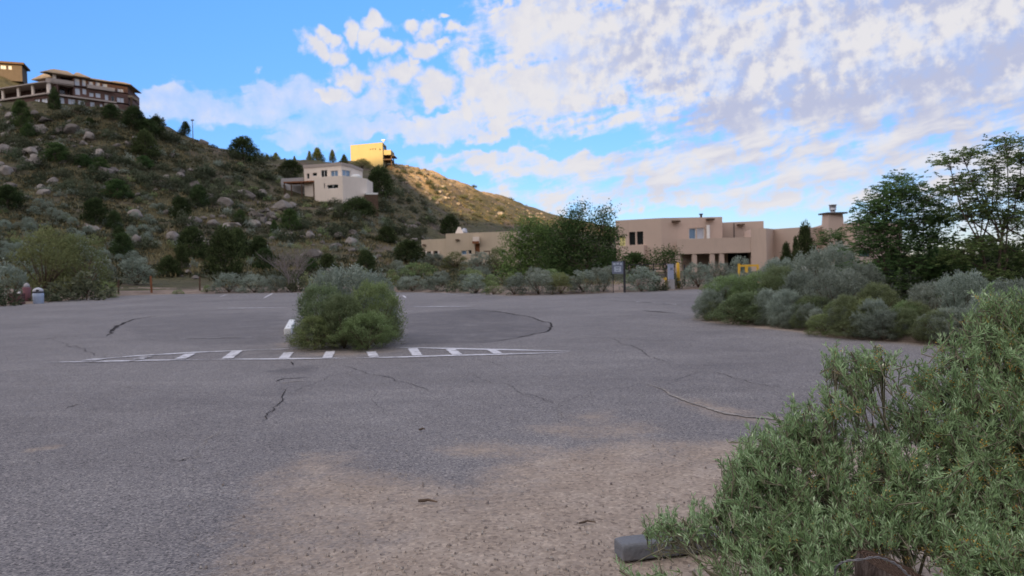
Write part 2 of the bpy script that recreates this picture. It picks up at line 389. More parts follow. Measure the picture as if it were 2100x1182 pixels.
M['wood_r'] = plain('rust_brown_timber', (.23, .095, .045), .9, .3, 3)
M['white'] = plain('white_painted', (.72, .72, .70), .6, .06, 3)
M['grey'] = plain('grey_plaster', (.36, .35, .36), .9, .1, 2)
M['glass'] = plain('dark_glass', (.012, .016, .018), .05, .2, .3, spec=.6)
M['glass_b'] = plain('sky_reflection_glass', (.17, .27, .40), .08, .25, .4, spec=.7)  # sky reflection put into the pane's base colour
M['glass_w'] = plain('curtained_glass', (.52, .56, .64), .12, .15, .5, spec=.6)
M['glass_y'] = plain('yellow_reflection_glass', (.80, .74, .34), .12, .25, 1.5, spec=.6)  # reflection of the sunlit hill painted as the pane colour
M['shade'] = plain('unlit_room', (.03, .026, .024), .95, .2, 1)
M['slab'] = plain('chimney_cap', (.085, .072, .064), .9, .1, 1)
M['steel'] = plain('galvanised_steel', (.42, .43, .47), .45, .1, 4, metal=.6)
M['dkmetal'] = plain('dark_metal', (.035, .035, .04), .6, .2, 5)
M['yellow'] = plain('yellow_paint', (.72, .43, .055), .6, .1, 3, dirt=(.50, .33, .08))
M['sign'] = plain('slate_blue_sign', (.16, .185, .25), .5, .1, 2)
M['sign_l'] = plain('pale_sign_print', (.42, .48, .56), .5, .1, 5)
M['post_w'] = plain('weathered_post', (.115, .078, .055), .95, .35, 9, bump=.5)
M['conc'] = plain('grey_concrete', (.165, .172, .188), .9, .1, 6, bump=.5, dirt=(.24, .20, .17))
M['cab'] = plain('blue_grey_cabinet', (.33, .37, .50), .5, .06, 3)
M['bin_p'] = plain('faded_red_plastic', (.27, .13, .15), .6, .12, 4)
M['bin_r'] = plain('dull_red_wood', (.10, .05, .05), .85, .3, 4)
M['can'] = plain('pale_blue_can', (.36, .43, .56), .5, .1, 3)
M['bag'] = plain('grey_bag', (.45, .46, .50), .5, .15, 9)
M['twig'] = plain('dry_twig', (.12, .085, .06), .95, .3, 12)
M['greytwig'] = plain('grey_bare_twig', (.23, .20, .195), .95, .2, 5)
M['bark'] = plain('grey_brown_bark', (.13, .10, .08), .95, .3, 7, bump=.5)
# ------------------------------------------------------------------ terrain
def yh(px): return 545 + 0.0227 * (1050 - px)
DEP = [46, 60, 80, 100, 130, 160, 190, 220, 260, 300, 350, 420, 520, 640]
TAB = {
 -700: [640, 500, 400, 330, 250, 210, 190, 180, 185, 200, 230, 260, 290, 330],
 -300: [622, 585, 530, 475, 395, 310, 225, 205, 195, 215, 245, 270, 300, 330],
 0:    [618, 592, 545, 475, 385, 300, 226, 206, 144, 196, 235, 265, 300, 340],
 60:   [619, 595, 553, 485, 393, 306, 226, 216, 172, 230, 260, 285, 310, 345],
 150:  [617, 598, 566, 500, 402, 310, 227, 225, 245, 275, 300, 320, 340, 370],
 270:  [612, 600, 578, 522, 430, 325, 236, 246, 275, 305, 330, 350, 370, 400],
 420:  [607, 599, 582, 545, 465, 375, 290, 302, 325, 345, 365, 385, 400, 420],
 530:  [604, 597, 582, 550, 485, 410, 343, 329, 338, 385, 410, 425, 435, 445],
 620:  [602, 595, 579, 552, 493, 428, 378, 345, 333, 405, 435, 445, 450, 455],
 720:  [600, 592, 576, 552, 503, 440, 388, 363, 335, 400, 440, 450, 455, 460],
 810:  [598, 590, 572, 550, 516, 480, 448, 412, 341, 337, 385, 420, 440, 450],
 880:  [597, 588, 572, 555, 528, 502, 480, 452, 405, 352, 366, 390, 410, 430],
 950:  [598, 587, 571, 558, 536, 515, 498, 480, 448, 408, 386, 396, 412, 430],
 1050: [598, 585, 569, 559, 545, 532, 521, 509, 488, 462, 432, 414, 422, 440],
 1130: [597, 583, 569, 561, 549, 540, 530, 520, 505, 488, 464, 440, 444, 455],
 1250: [593, 581, 569, 562, 551, 542, 532, 524, 513, 503, 491, 476, 466, 470],
 1400: [590, 577, 564, 556, 549, 543, 538, 534, 528, 523, 517, 511, 506, 505],
 1700: [583, 570, 558, 550, 544, 541, 538, 536, 534, 532, 530, 528, 526, 525],
 2150: [571, 559, 549, 543, 537, 533, 530, 528, 527, 526, 525, 524, 523, 522],
 2700: [560, 548, 538, 532, 526, 523, 521, 519, 518, 517, 516, 515, 514, 514]}
_i = DEP.index(190)
for _px, _r in TAB.items():
    _r.insert(_i, {-700: 186, -300: 206, 0: 213, 60: 214, 150: 219, 270: 230}.get(_px, (_r[_i - 1] * .45 + _r[_i] * .55)))
DEP.insert(_i, 176)
UG = np.linspace(-1.16, 1.10, 420); LG = np.linspace(math.log(46), math.log(640), 160)
def _table():
    us, zc = [], []
    for px, row in TAB.items():
        us.append((px + 0.0227 * (545 - min(row)) - 1050) / F)
        zc.append([CAMH + d * (yh(px) - p) / F for d, p in zip(DEP, row)])
    us = np.array(us); zc = np.array(zc)
    z1 = np.stack([np.interp(LG, np.log(DEP), r) for r in zc])
    z2 = np.stack([np.interp(UG, us, z1[:, j]) for j in range(len(LG))], 1)
    k = np.array([1, 2, 3, 2, 1.]) / 9
    for _ in range(2):
        z2 = np.apply_along_axis(lambda a: np.convolve(np.pad(a, 2, 'edge'), k, 'valid'), 0, z2)
    k = np.array([1, 2, 1.]) / 4
    z2 = np.apply_along_axis(lambda a: np.convolve(np.pad(a, 1, 'edge'), k, 'valid'), 1, z2)
    return z2
ZT = _table()
LOT = [(40, 2), (26, 9.5), gr(2500, 742), gr(2100, 718), gr(1900, 706), gr(1720, 690), gr(1600, 674), gr(1440, 657), gr(1452, 640), gr(1600, 622), gr(1900, 606),
       gr(1900, 578), gr(1600, 585), gr(1450, 592), gr(1250, 601), gr(1050, 607), gr(990, 602), gr(830, 599), gr(600, 600), gr(440, 602), gr(330, 604),
       gr(240, 607), gr(170, 613), gr(60, 623), gr(0, 628), gr(-200, 645), gr(-500, 680), (-40, 14), (-60, 2), (-60, -40), (40, -40)]
LOT = [(p[0], p[1]) for p in LOT]
def terrain(x, y):
    x = np.asarray(x, float); y = np.asarray(y, float); yc = np.maximum(y, 1.0)
    u = x / yc; l = np.log(np.clip(yc, 46, 640))
    fu = np.clip((u - UG[0]) / (UG[1] - UG[0]), 0, len(UG) - 1.001); fl = np.clip((l - LG[0]) / (LG[1] - LG[0]), 0, len(LG) - 1.001)
    iu = fu.astype(int); il = fl.astype(int); fu = fu - iu; fl = fl - il
    z = (ZT[iu, il] * (1 - fu) + ZT[iu + 1, il] * fu) * (1 - fl) + (ZT[iu, il + 1] * (1 - fu) + ZT[iu + 1, il + 1] * fu) * fl
    near = sstep(yc, 38, 58)
    z = z * near
    # the rib that runs down the far ridge
    ribu = np.interp(yc, [250, 285, 300, 340, 400, 460], [(828 - 1050) / F, (850 - 1050) / F, (880 - 1050) / F, (945 - 1050) / F, (1010 - 1050) / F, (1060 - 1050) / F])
    rib = np.exp(-((u - ribu) * F / 42) ** 2) * sstep(yc, 262, 300) * (1 - sstep(yc, 400, 470)) * 1.8
    z = z + rib
    hm = sstep(z, 1.5, 8)
    z = z + hm * (fbm(x / 17, y / 17, 3) * 2.2 + fbm(x / 4.5 + 9, y / 4.5, 3) * 1.0) * np.clip(yc / 200, .35, 1.0) * (1 - .6 * sstep(yc, 270, 330) * (rib < .3))
    z = z + fbm(x / 1.6, y / 1.6, 3) * 0.10 * sstep(yc, 10, 40)
    sd = poly_sd(x, y, LOT) + fbm(x / 1.3, y / 1.3, 3) * 0.7
    bank = -0.09 + 0.19 * sstep(sd, -.35, .55) + 0.10 * sstep(sd, 0.8, 3)
    inside = sstep(-sd, 0.0, 1.2)
    return np.where(sd < 0.6, bank, np.maximum(z, 0) * sstep(sd, .3, 5) + bank) * 1.0 - 0.0 * inside
ROUTE_Y = np.exp(np.linspace(math.log(7.0), math.log(630), 900))
def hit(px, py, ymin=12.0):
    v = ray(px, py); ys = ROUTE_Y; xs = v.x / v.y * ys; zs = CAMH + v.z / v.y * ys
    t = terrain(xs, ys); b = (zs <= t) & (ys > ymin)
    if not b.any(): return None
    i = int(np.argmax(b)); return Vector((xs[i], ys[i], t[i]))
def on(x, y): return float(terrain(np.array([x]), np.array([y]))[0])
def grid_mesh(name, us, ys, zf, mat, smooth=True, extra=None):
    U, Y = np.meshgrid(us, ys); X = U * Y; Z = zf(X, Y)
    V = np.stack([X, Y, Z], -1).reshape(-1, 3); nu, ny = len(us), len(ys)
    i = np.arange(nu * ny).reshape(ny, nu)
    Q = np.stack([i[:-1, :-1], i[:-1, 1:], i[1:, 1:], i[1:, :-1]], -1).reshape(-1, 4)
    return np_mesh(name, V, Q, [mat], smooth=smooth, extra={k: f(X, Y).ravel() for k, f in (extra or {}).items()})
us = np.concatenate([np.linspace(-1.15, -.75, 60), np.linspace(-.747, .76, 600), np.linspace(.765, 1.09, 40)])
ys = np.concatenate([np.arange(7.5, 24, .22), np.arange(24, 62, .42), np.exp(np.linspace(math.log(62.5), math.log(640), 210))])
def f_sunlit_scree(X, Y):                                   # sunlit strip painted as paler bare soil down the far ridge's rib
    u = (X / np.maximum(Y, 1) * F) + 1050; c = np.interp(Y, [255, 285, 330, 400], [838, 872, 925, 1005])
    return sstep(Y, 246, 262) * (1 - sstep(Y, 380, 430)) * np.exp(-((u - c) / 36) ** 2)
hill = link('hillside', grid_mesh('hillside', us, ys, terrain, M['hill'], extra={'scree': f_sunlit_scree})); tag(hill, kind='structure')
hill.data.materials.append(M['soil'])
# flat trail and verge soil near the lot, brushy soil up the slope
_V = np.empty(len(hill.data.vertices) * 3); hill.data.vertices.foreach_get('co', _V); _V = _V.reshape(-1, 3)
_pi = np.empty(len(hill.data.polygons) * 4, dtype=np.int32); hill.data.polygons.foreach_get('vertices', _pi); _pc = _V[_pi.reshape(-1, 4)].mean(1)
hill.data.polygons.foreach_set('material_index', ((_pc[:, 1] + fbm(_pc[:, 0] / 3, _pc[:, 1] / 3) * 14 < 60) & (_pc[:, 2] < 2.2)).astype(np.int32))
g = MB(); n_ = 40
g.add([(-3000, -3000, -.12), (3000, -3000, -.12), (3000, 6000, -.12), (-3000, 6000, -.12)], [(0, 1, 2, 3)])
tag(g.build('ground', M['soil']), kind='structure')

# parking lot sheet; "dirt" is blown sand lying on it, "dark" is older patched asphalt
SANDP = [gr(p, q) for p, q in [(392, 1185), (425, 1110), (462, 1040), (505, 985), (600, 940), (700, 935), (800, 965), (930, 985), (1010, 960), (1120, 930), (1250, 905), (1400, 900), (1560, 905), (1750, 900), (2300, 900), (2600, 1500), (392, 1500)]]
SANDP = [(p[0], p[1]) for p in SANDP]
THICK = [(p[0], p[1]) for p in [gr(p, q) for p, q in [(420, 1300), (700, 1160), (900, 1110), (1050, 1075), (1150, 1010), (1300, 990), (1500, 960), (2300, 960), (2600, 1500), (420, 1500)]]]
VERGE = LOT
DUST = [[(p[0], p[1]) for p in [gr(a, b) for a, b in z]] for z in ([(588, 716), (700, 712), (818, 711), (836, 722), (720, 734), (600, 731)], [(548, 716), (580, 690), (600, 690), (606, 716)], [(1170, 852), (1250, 843), (1262, 870), (1200, 874)], [(890, 918), (1010, 903), (1200, 922), (1100, 945), (930, 932)], [(590, 928), (760, 912), (800, 960), (640, 965)], [(1330, 790), (1420, 815), (1640, 858), (1650, 880), (1480, 860), (1390, 826)], [(1080, 880), (1330, 858), (1420, 885), (1200, 905)])]
STAIN = [(p[0], p[1]) for p in [gr(a, b) for a, b in [(30, 926), (80, 914), (140, 908), (140, 917), (60, 930)]]]
DARKS = [[gr(p, q) for p, q in z] for z in (
    [(240, 700), (235, 672), (270, 655), (400, 642), (590, 640), (590, 705), (420, 712)],
    [(525, 764), (570, 756), (640, 747), (657, 756), (640, 767), (580, 768)], [(403, 884), (425, 879), (450, 880), (440, 889), (415, 890)], [(-10, 905), (20, 898), (24, 904), (-4, 914)],
    [(830, 645), (960, 634), (1040, 642), (1120, 660), (1136, 675), (1080, 692), (980, 705), (830, 708)])]
def f_dirt(X, Y):
    a = -poly_sd(X, Y, SANDP); b = -poly_sd(X, Y, THICK); v = poly_sd(X, Y, VERGE)
    d = sstep(a, -.45, .45) * .70 + sstep(b, -.35, .9) * .62
    d = np.maximum(d, sstep(v, -.75, 0.1) * .95 * (Y > 8) * ((X > 4) | (X < -20) ) + sstep(v, -.9, 0.1) * .7 * (Y > 30) * (X <= 4) * (X >= -20))
    d = np.maximum(d, .72 * sstep(-poly_sd(X, Y, STAIN) , -.10, .08))
    for q_ in DUST: d = np.maximum(d, .52 * sstep(-poly_sd(X, Y, q_), -.35, .30))
    return d + .30 * np.clip(1 - Y / 13, 0, 1) * sstep(X, -2.0, .5)
def f_dark(X, Y):
    d = 0
    for z in DARKS:
        q = [(p[0], p[1]) for p in z]; sm = abs(q[0][1] - q[2][1]) < 2.5; d = np.maximum(d, sstep(-poly_sd(X, Y, q) + fbm(X / 1.2, Y / 1.2) * (.08 if sm else .5), -.04 if sm else -.05, .10 if sm else .5) * (1.5 if sm else 1))
    return d
us = np.linspace(-1.2, 1.2, 330); ys = np.concatenate([np.exp(np.linspace(math.log(.5), math.log(62), 240))])
def lot_z(X, Y): return fbm(X / 2.5, Y / 2.5, 2) * .006 + 0.0
lot = link('parking_lot', grid_mesh('parking_lot', us, ys, lot_z, M['asphalt'], extra={'dirt': f_dirt, 'dark': f_dark})); tag(lot, kind='structure')

# a mountain behind the viewer: unseen, added and shaped to shade the valley
RY = -400.0
SHADE = [(100, 149, 184), (800, 343, 262), (850, 380, 266), (900, 425, 262), (960, 455, 262), (1030, 468, 290)]
def crest():  # crest heights traced back from the wanted shadow edge
    t = math.tan(R(SUN_EL)); h = Vector((sdir.x, sdir.y)).normalized(); pts = []
    for px, py, d in SHADE:
        p = at(px, py, d); s = (RY - p.y) / h.y
        pts.append((p.x + h.x * s, p.z + s * t))
    return sorted(pts)
CR = crest()
CX = [-1500, -700, CR[0][0] - 90, CR[0][0] - 40] + [c[0] for c in CR] + [CR[-1][0] + 12, CR[-1][0] + 40, 60, 400, 900, 1500]
CH = [60, 150, CR[0][1] + 6, CR[0][1] + 2] + [c[1] for c in CR] + [CR[-1][1] + 12, 172, 182, 170, 120, 40]
def ridge_z(X, Y):
    h = np.interp(X, CX, CH); w = np.where(Y > RY, 270.0, 420.0); k = np.clip(1 - np.abs(Y - RY) / w, 0, 1)
    q = np.abs(Y - RY) > 5
    return h * (k ** 1.15) + q * (fbm(X / 31, Y / 31) * 9 + fbm(X / 9, Y / 9) * 2.4) * sstep(k, 0, .25) * sstep(1 - k, .03, .2) - 1.0
def ridge():  # builds the unseen shade mountain
    ys = np.unique(np.concatenate([np.linspace(RY - 420, RY - 12, 50), [RY], np.linspace(RY + 6, RY + 270, 60)])); xs = np.unique(np.concatenate([np.linspace(-1500, 1500, 330), CX]))
    X, Y = np.meshgrid(xs, ys); V = np.stack([X, Y, ridge_z(X, Y)], -1).reshape(-1, 3); i = np.arange(X.size).reshape(X.shape)
    Q = np.stack([i[:-1, :-1], i[:-1, 1:], i[1:, 1:], i[1:, :-1]], -1).reshape(-1, 4)
    tag(link('shade_mountain', np_mesh('shade_mountain', V, Q, [M['hill']], smooth=True)), kind='structure')
ridge()

# ------ buildings
HOUSES = []
def hx(px, py, y):
    p = at(px, py, y); return Vector((p.x, p.y))
def onwall(A, B, px, py):
    """where the sight line at px,py meets the upright plane through A,B -> metres along AB, height"""
    v = ray(px, py); e = B - A; den = v.x * e.y - v.y * e.x
    k = (A.x * e.y - A.y * e.x) / den; P = Vector((v.x * k, v.y * k)); L = e.length
    return (P - A).dot(e) / L, CAMH + v.z * k
class House:
    def __init__(s, name, label, cat, A, z):
        s.root = empty(name, (A.x, A.y, z)); tag(s.root, label, cat); s.o = s.root.location.copy(); HOUSES.append((A.x, A.y))
    def mb(s): return MB(s.o)
    def block(s, pts, z0, z1, mat, ops=(), name='wall', depth=.28, cap=True, bevel=0):
        """upright walls round pts (front seen left to right, then back); ops = (edge, px0, py0, px1, py1, pane, frame)"""
        mb = s.mb(); n = len(pts); pts = [Vector((p[0], p[1])) for p in pts]; todo = []
        for i in range(n):
            A, B = pts[i], pts[(i + 1) % n]; e = B - A; L = e.length
            if L < 1e-4: continue
            e = e / L; nr = Vector((e.y, -e.x)); rects = []
            for op in ops:
                if op[0] != i: continue
                _, a, b, c, d, pane, fr = op
                sa, za = onwall(A, B, a, (b + d) / 2); sb, zb = onwall(A, B, c, (b + d) / 2)
                _, zt = onwall(A, B, (a + c) / 2, b); _, zl = onwall(A, B, (a + c) / 2, d)
                s0, s1 = max(.02, min(sa, sb)), min(L - .02, max(sa, sb)); q0, q1 = max(z0 + .02, min(zt, zl)), min(z1 - .02, max(zt, zl))
                if s1 - s0 < .05 or q1 - q0 < .05: continue
                rects.append((s0, s1, q0, q1)); todo.append((A, e, nr, s0, s1, q0, q1, pane, fr))
            cs = sorted({0, L} | {v for r in rects for v in r[:2]}); ct = sorted({z0, z1} | {v for r in rects for v in r[2:]})
            P = lambda t, z, dd=0.0: (A.x + e.x * t - nr.x * dd, A.y + e.y * t - nr.y * dd, z)
            for j in range(len(cs) - 1):
                for k in range(len(ct) - 1):
                    m, q = (cs[j] + cs[j + 1]) / 2, (ct[k] + ct[k + 1]) / 2
                    if any(r[0] < m < r[1] and r[2] < q < r[3] for r in rects): continue
                    mb.quad(P(cs[j], ct[k]), P(cs[j + 1], ct[k]), P(cs[j + 1], ct[k + 1]), P(cs[j], ct[k + 1]))
            for r in rects:
                a, b, c, d = r
                mb.quad(P(a, c), P(b, c), P(b, c, depth), P(a, c, depth)); mb.quad(P(a, d, depth), P(b, d, depth), P(b, d), P(a, d))
                mb.quad(P(a, c, depth), P(a, d, depth), P(a, d), P(a, c)); mb.quad(P(b, c), P(b, d), P(b, d, depth), P(b, c, depth))
        if cap: mb.add([(p.x, p.y, z1) for p in pts], [tuple(range(n))])
        o = mb.build(name, mat, s.root)
        for A, e, nr, s0, s1, q0, q1, pane, fr in todo:
            P = lambda t, z, dd=0.0: (A.x + e.x * t - nr.x * dd, A.y + e.y * t - nr.y * dd, z)
            if fr is None:                                            # an open bay: dark inside
                s.mb().quad(P(s0, q0, depth + 2.0), P(s1, q0, depth + 2.0), P(s1, q1, depth + 2.0), P(s0, q1, depth + 2.0)).quad(P(s0, q0, depth), P(s0, q0, depth + 2), P(s0, q1, depth + 2), P(s0, q1, depth)).quad(
                    P(s1, q0, depth + 2), P(s1, q0, depth), P(s1, q1, depth), P(s1, q1, depth + 2)).quad(P(s0, q1, depth), P(s0, q1, depth + 2), P(s1, q1, depth + 2), P(s1, q1, depth)).build('opening', pane, s.root)
                continue
            b = min(.09, (s1 - s0) * .14); d0, d1 = depth - .10, depth - .02; mb = s.mb()
            def bar(a, c, f, h): mb.hexa([P(a, f, d1), P(c, f, d1), P(c, f, d0), P(a, f, d0), P(a, h, d1), P(c, h, d1), P(c, h, d0), P(a, h, d0)])
            bar(s0, s1, q0, q0 + b); bar(s0, s1, q1 - b, q1); bar(s0, s0 + b, q0 + b, q1 - b); bar(s1 - b, s1, q0 + b, q1 - b)
            if s1 - s0 > 1.4: bar((s0 + s1) / 2 - b / 2, (s0 + s1) / 2 + b / 2, q0 + b, q1 - b)
            w = mb.build('window', fr, s.root)
            g = MB(s.o).quad(P(s0, q0, depth - .03), P(s1, q0, depth - .03), P(s1, q1, depth - .03), P(s0, q1, depth - .03)).build('pane', pane, w)
        return o
    def slab(s, pts, z0, z1, mat, name, over=0.0):
        pts = [Vector((p[0], p[1])) for p in pts]
        if over:
            c = sum(pts, Vector((0, 0))) / len(pts); pts = [p + (p - c).normalized() * over for p in pts]
        return s.mb().prism([(p.x, p.y) for p in pts], z0, z1).build(name, mat, s.root)
    def hip(s, pts, z0, z1, mat, name='roof', over=.6, top=.25):
        pts = [Vector((p[0], p[1])) for p in pts]; c = sum(pts, Vector((0, 0))) / len(pts)
        pts = [p + (p - c).normalized() * over for p in pts]; mb = s.mb()
        mb.prism([(p.x, p.y) for p in pts], z0 - .18, z0); mb.prism([(p.x, p.y) for p in pts], z0 + .003, z1, top); return mb.build(name, mat, s.root)
    def post(s, x, y, z0, z1, w, mat, name='column'):
        return s.mb().box(x - w / 2, x + w / 2, y - w / 2, y + w / 2, z0, z1).build(name, mat, s.root)
def zat(px, py, y): return at(px, py, y).z
def back(A, B, d):
    e = (B - A).normalized(); n = Vector((-e.y, e.x)); return [A, B, B + n * d, A + n * d]
def setb(A, B, d):
    e = (B - A).normalized(); n = Vector((-e.y, e.x)); return A + n * d, B + n * d
def along(A, B, px, py=400):
    t, _ = onwall(A, B, px, py); return A + (B - A).normalized() * t

# --- two-storey tan adobe house on the right
A0, A1, A2 = hx(1262, 450, 92.0), hx(1356, 450, 89.0), hx(1481, 442, 89.5)
H = House('adobe_house', 'large tan two-storey adobe house with carport and chimney behind the sagebrush', 'house', hx(1420, 500, 92), .2)
zt = zat(1356, 447.5, 89); fw = M['trim']
H.block([A0, A1, A2, A2 + Vector((1.5, 9)), A0 + Vector((3, 9))], .1, zt, M['stucco'], [
    (0, 1290, 476, 1303, 503, M['glass'], M['dkmetal']), (0, 1306, 475, 1319, 502, M['glass'], M['dkmetal']), (0, 1268, 484, 1283, 507, M['glass_y'], M['white']),
    (1, 1413, 468, 1428, 491, M['glass_b'], M['white']), (1, 1429, 467, 1445, 491, M['glass_w'], M['white'])])
e01 = (A1 - A0).normalized(); n01 = Vector((e01.y, -e01.x)); J0, J1 = along(A0, A1, 1276), along(A0, A1, 1324)
H.block([J0 + n01 * .9, J1 + n01 * .9, J1 - n01 * .3, J0 - n01 * .3], .1, zat(1300, 504, 90), M['stucco'], name='lower_wall')
H.mb().tube([J0 + (J1 - J0) * .55 + n01 * .98, J0 + (J1 - J0) * .55 + n01 * 1.25] and [(*(J0 + (J1 - J0) * .55 + n01 * .90), zat(1303, 524, 90)), (*(J0 + (J1 - J0) * .55 + n01 * 1.15), zat(1303, 524, 90))], .2, 12).build('wall_lamp', M['white'], H.root)
for px, py in [(1385, 454), (1455, 450)]:
    t, z = onwall(A1, A2, px, py); p = A1 + (A2 - A1).normalized() * t
    H.mb().box(p.x - .45, p.x + .45, p.y - .75, p.y - .02, z - .16, z + .06).build('canale', M['wood_d'], H.root)
t, z = onwall(A1, A2, 1451, 490); p = A1 + (A2 - A1).normalized() * t
H.mb().tube([(p.x, p.y - .35, z - .6), (p.x, p.y - .35, zat(1451, 462, 89))], .20, 10).build('pipe', M['white'], H.root)
H.mb().tube([(p.x - .1, p.y + 2.5, zt - .05), (p.x - .1, p.y + 2.5, zt + .45)], .14, 10).tube([(p.x - .1, p.y + 2.5, zt + .45), (p.x - .1, p.y + 2.5, zt + .6)], .24, 10).build('vent', M['dkmetal'], H.root)
B0, B1 = hx(1476, 455, 93), hx(1566, 455, 91.5); zb = zat(1520, 455, 92)
H.block(back(B0, B1, 8), .1, zb, M['stucco'])
t, z = onwall(B0, B1, 1517, 461); p = B0 + (B1 - B0).normalized() * t; H.mb().box(p.x - .4, p.x + .4, p.y - .7, p.y - .02, z - .12, z + .06).build('canale', M['wood_d'], H.root)
p = B0 + (B1 - B0) * .32; H.mb().tube([(p.x, p.y - .12, 2.5), (p.x, p.y - .12, zb - .1)], .05, 8).build('downpipe', M['dkmetal'], H.root)
# carport: deep beam on square posts, garage behind
C0, C1 = hx(1388, 500, 83.5), hx(1541, 500, 81.5); zc1, zc0 = zat(1460, 489, 82.5), zat(1460, 520, 82.5)
H.block(back(C0, C1, 7.5), zc0, zc1, M['stucco'], name='carport_beam')
H.slab(back(C0, C1, 7.4), zc0 - .02, zc0 - .004, M['wood_d'], 'carport_ceiling')
for px, w in [(1392, .55), (1425, .5), (1461.5, .5), (1481, .5)]:
    q = along(C0, C1, px, 530); H.post(q.x, q.y + .32, 0, zc0 - .003, w, M['stucco'])
G0, G1 = setb(along(C0, C1, 1466), along(C0, C1, 1541), 2.6); H.block(back(G0, G1, 4), 0, zc0 - .03, M['stucco'], [(0, 1493, 519, 1540, 560, M['shade'], None)], name='garage_wall')
K0, K1 = setb(along(C0, C1, 1396), along(C0, C1, 1455), 6.4); H.block(back(K0, K1, .3), 0, zc0 - .03, M['stucco'], [(0, 1404, 519, 1423, 530, M['glass_w'], M['white'])], name='carport_wall')
# right wing
D0, D1, D2, D3, D4 = hx(1540, 470, 81.4), hx(1571, 470, 80.5), hx(1587, 470, 83), hx(1641, 470, 80), hx(1690, 470, 82.5)
zd = zat(1571, 468.5, 80.5)
H.block([D0, D1, D2, D3, D4, D4 + Vector((2, 9)), D0 + Vector((2, 9))], 0, zd, M['stucco'], [(2, 1618, 520, 1626, 532, M['glass'], M['white'])])
E0, E1, E2, E3 = hx(1686, 458, 83.2), hx(1737, 458, 80.5), hx(1754, 458, 79.6), hx(1850, 456, 84); ze = zat(1760, 457, 80)
H.block([E0, E1, E2, E3, E3 + Vector((2, 8)), E0 + Vector((2, 8))], 0, ze, M['stucco'], [(1, 1739, 515, 1748, 545, M['glass'], M['wood_d']), (2, 1762, 513, 1786, 527, M['glass_b'], M['dkmetal'])])
c = hx(1708, 455, 81.6); hw = 1.18; zc = zat(1708, 440, 81.6)
ch = H.mb().prism([(c.x - hw * .9, c.y - hw), (c.x + hw, c.y - hw * .5), (c.x + hw * .8, c.y + hw), (c.x - hw, c.y + hw * .6)], 2.0, zc, .78).build('chimney', M['stucco'], H.root)
MB(H.o).box(c.x - 1.15, c.x + 1.15, c.y - 1.1, c.y + 1.1, zc + .002, zc + .17).build('chimney_cap', M['slab'], ch)
MB(H.o).tube([(c.x, c.y, zc + .17), (c.x, c.y, zc + .46)], .27, 14).tube([(c.x, c.y, zc + .46), (c.x, c.y, zc + .98)], .36, 14).build('flue', M['steel'], ch, smooth=True)
MB(H.o).tube([(c.x, c.y, zc + 1.0), (c.x, c.y, zc + 1.06)], .44, 14).build('flue_cap', M['steel'], ch)

# --- olive-tan adobe lodge
A0, A1, A2, A3 = hx(864, 490, 127), hx(914, 488, 124), hx(914, 478, 123.7), hx(1062, 472, 120)
L = House('adobe_lodge', 'low olive-tan adobe lodge with a small chimney, left of the leafy trees', 'house', hx(960, 500, 126), 1)
zl = zat(890, 491, 125.5); L.block(back(A0, A1, 9), .5, zl, M['stucco_l'], [(0, 877, 516, 884, 534, M['glass'], M['wood_d']), (0, 889, 515, 898, 533, M['glass'], M['wood_d'])])
for px in (874, 886.5, 900): q = along(A0, A1, px, 520); L.post(q.x, q.y - .12, .5, zat(px, 515, 125), .3, M['stucco_w'])
zm = zat(990, 477, 122); L.block(back(A2, A3, 11), .5, zm, M['stucco_l'], [(0, 946, 514, 957, 523, M['glass_b'], M['white']), (0, 960, 513, 967, 522, M['glass'], M['white']), (0, 1027, 511, 1036, 520, M['glass'], M['white']), (0, 974, 500, 984, 526, M['wood_r'], M['wood_r'])])
q = along(A2, A3, 977, 490); L.mb().box(q.x - .55, q.x + .5, q.y - 1.2, q.y - .01, zat(977, 499, 121), zat(977, 486, 121)).build('canale', M['stucco_w'], L.root)
L.mb().box(q.x - .62, q.x + .45, q.y - 1.35, q.y - 1.22, zat(977, 500, 121), zat(977, 495, 121)).build('canale_lip', M['wood_r'], L.root)
for px, py in [(938, 493), (870, 502)]:
    q = along(A2 if px > 914 else A0, A3 if px > 914 else A1, px, py); L.mb().box(q.x - .3, q.x + .3, q.y - .5, q.y - .01, zat(px, py + 1, 124), zat(px, py - 1.5, 124)).build('canale', M['wood_d'], L.root)
q = hx(942, 470, 127); L.mb().prism([(q.x - .75, q.y - .7), (q.x + .75, q.y - .7), (q.x + .75, q.y + .7), (q.x - .75, q.y + .7)], zm + .003, zat(942, 466, 127), .25).build('chimney', M['stucco_w'], L.root)
q = hx(952, 470, 129); L.mb().lathe([(.5, zm + .003), (.55, zm + .5), (.4, zm + .95), (.05, zm + 1.15)], (q.x, q.y)).build('roof_vent', M['steel'], L.root, smooth=True)
q = along(A2, A3, 1004, 520); L.mb().box(q.x - .9, q.x + .1, q.y - 1.6, q.y - 1.45, zat(1004, 517, 120), zat(1004, 514.5, 120)).box(q.x - .05, q.x + .1, q.y - 1.6, q.y - 1.45, .5, zat(1004, 517.2, 120)).build('gate_frame', M['wood_d'], L.root)

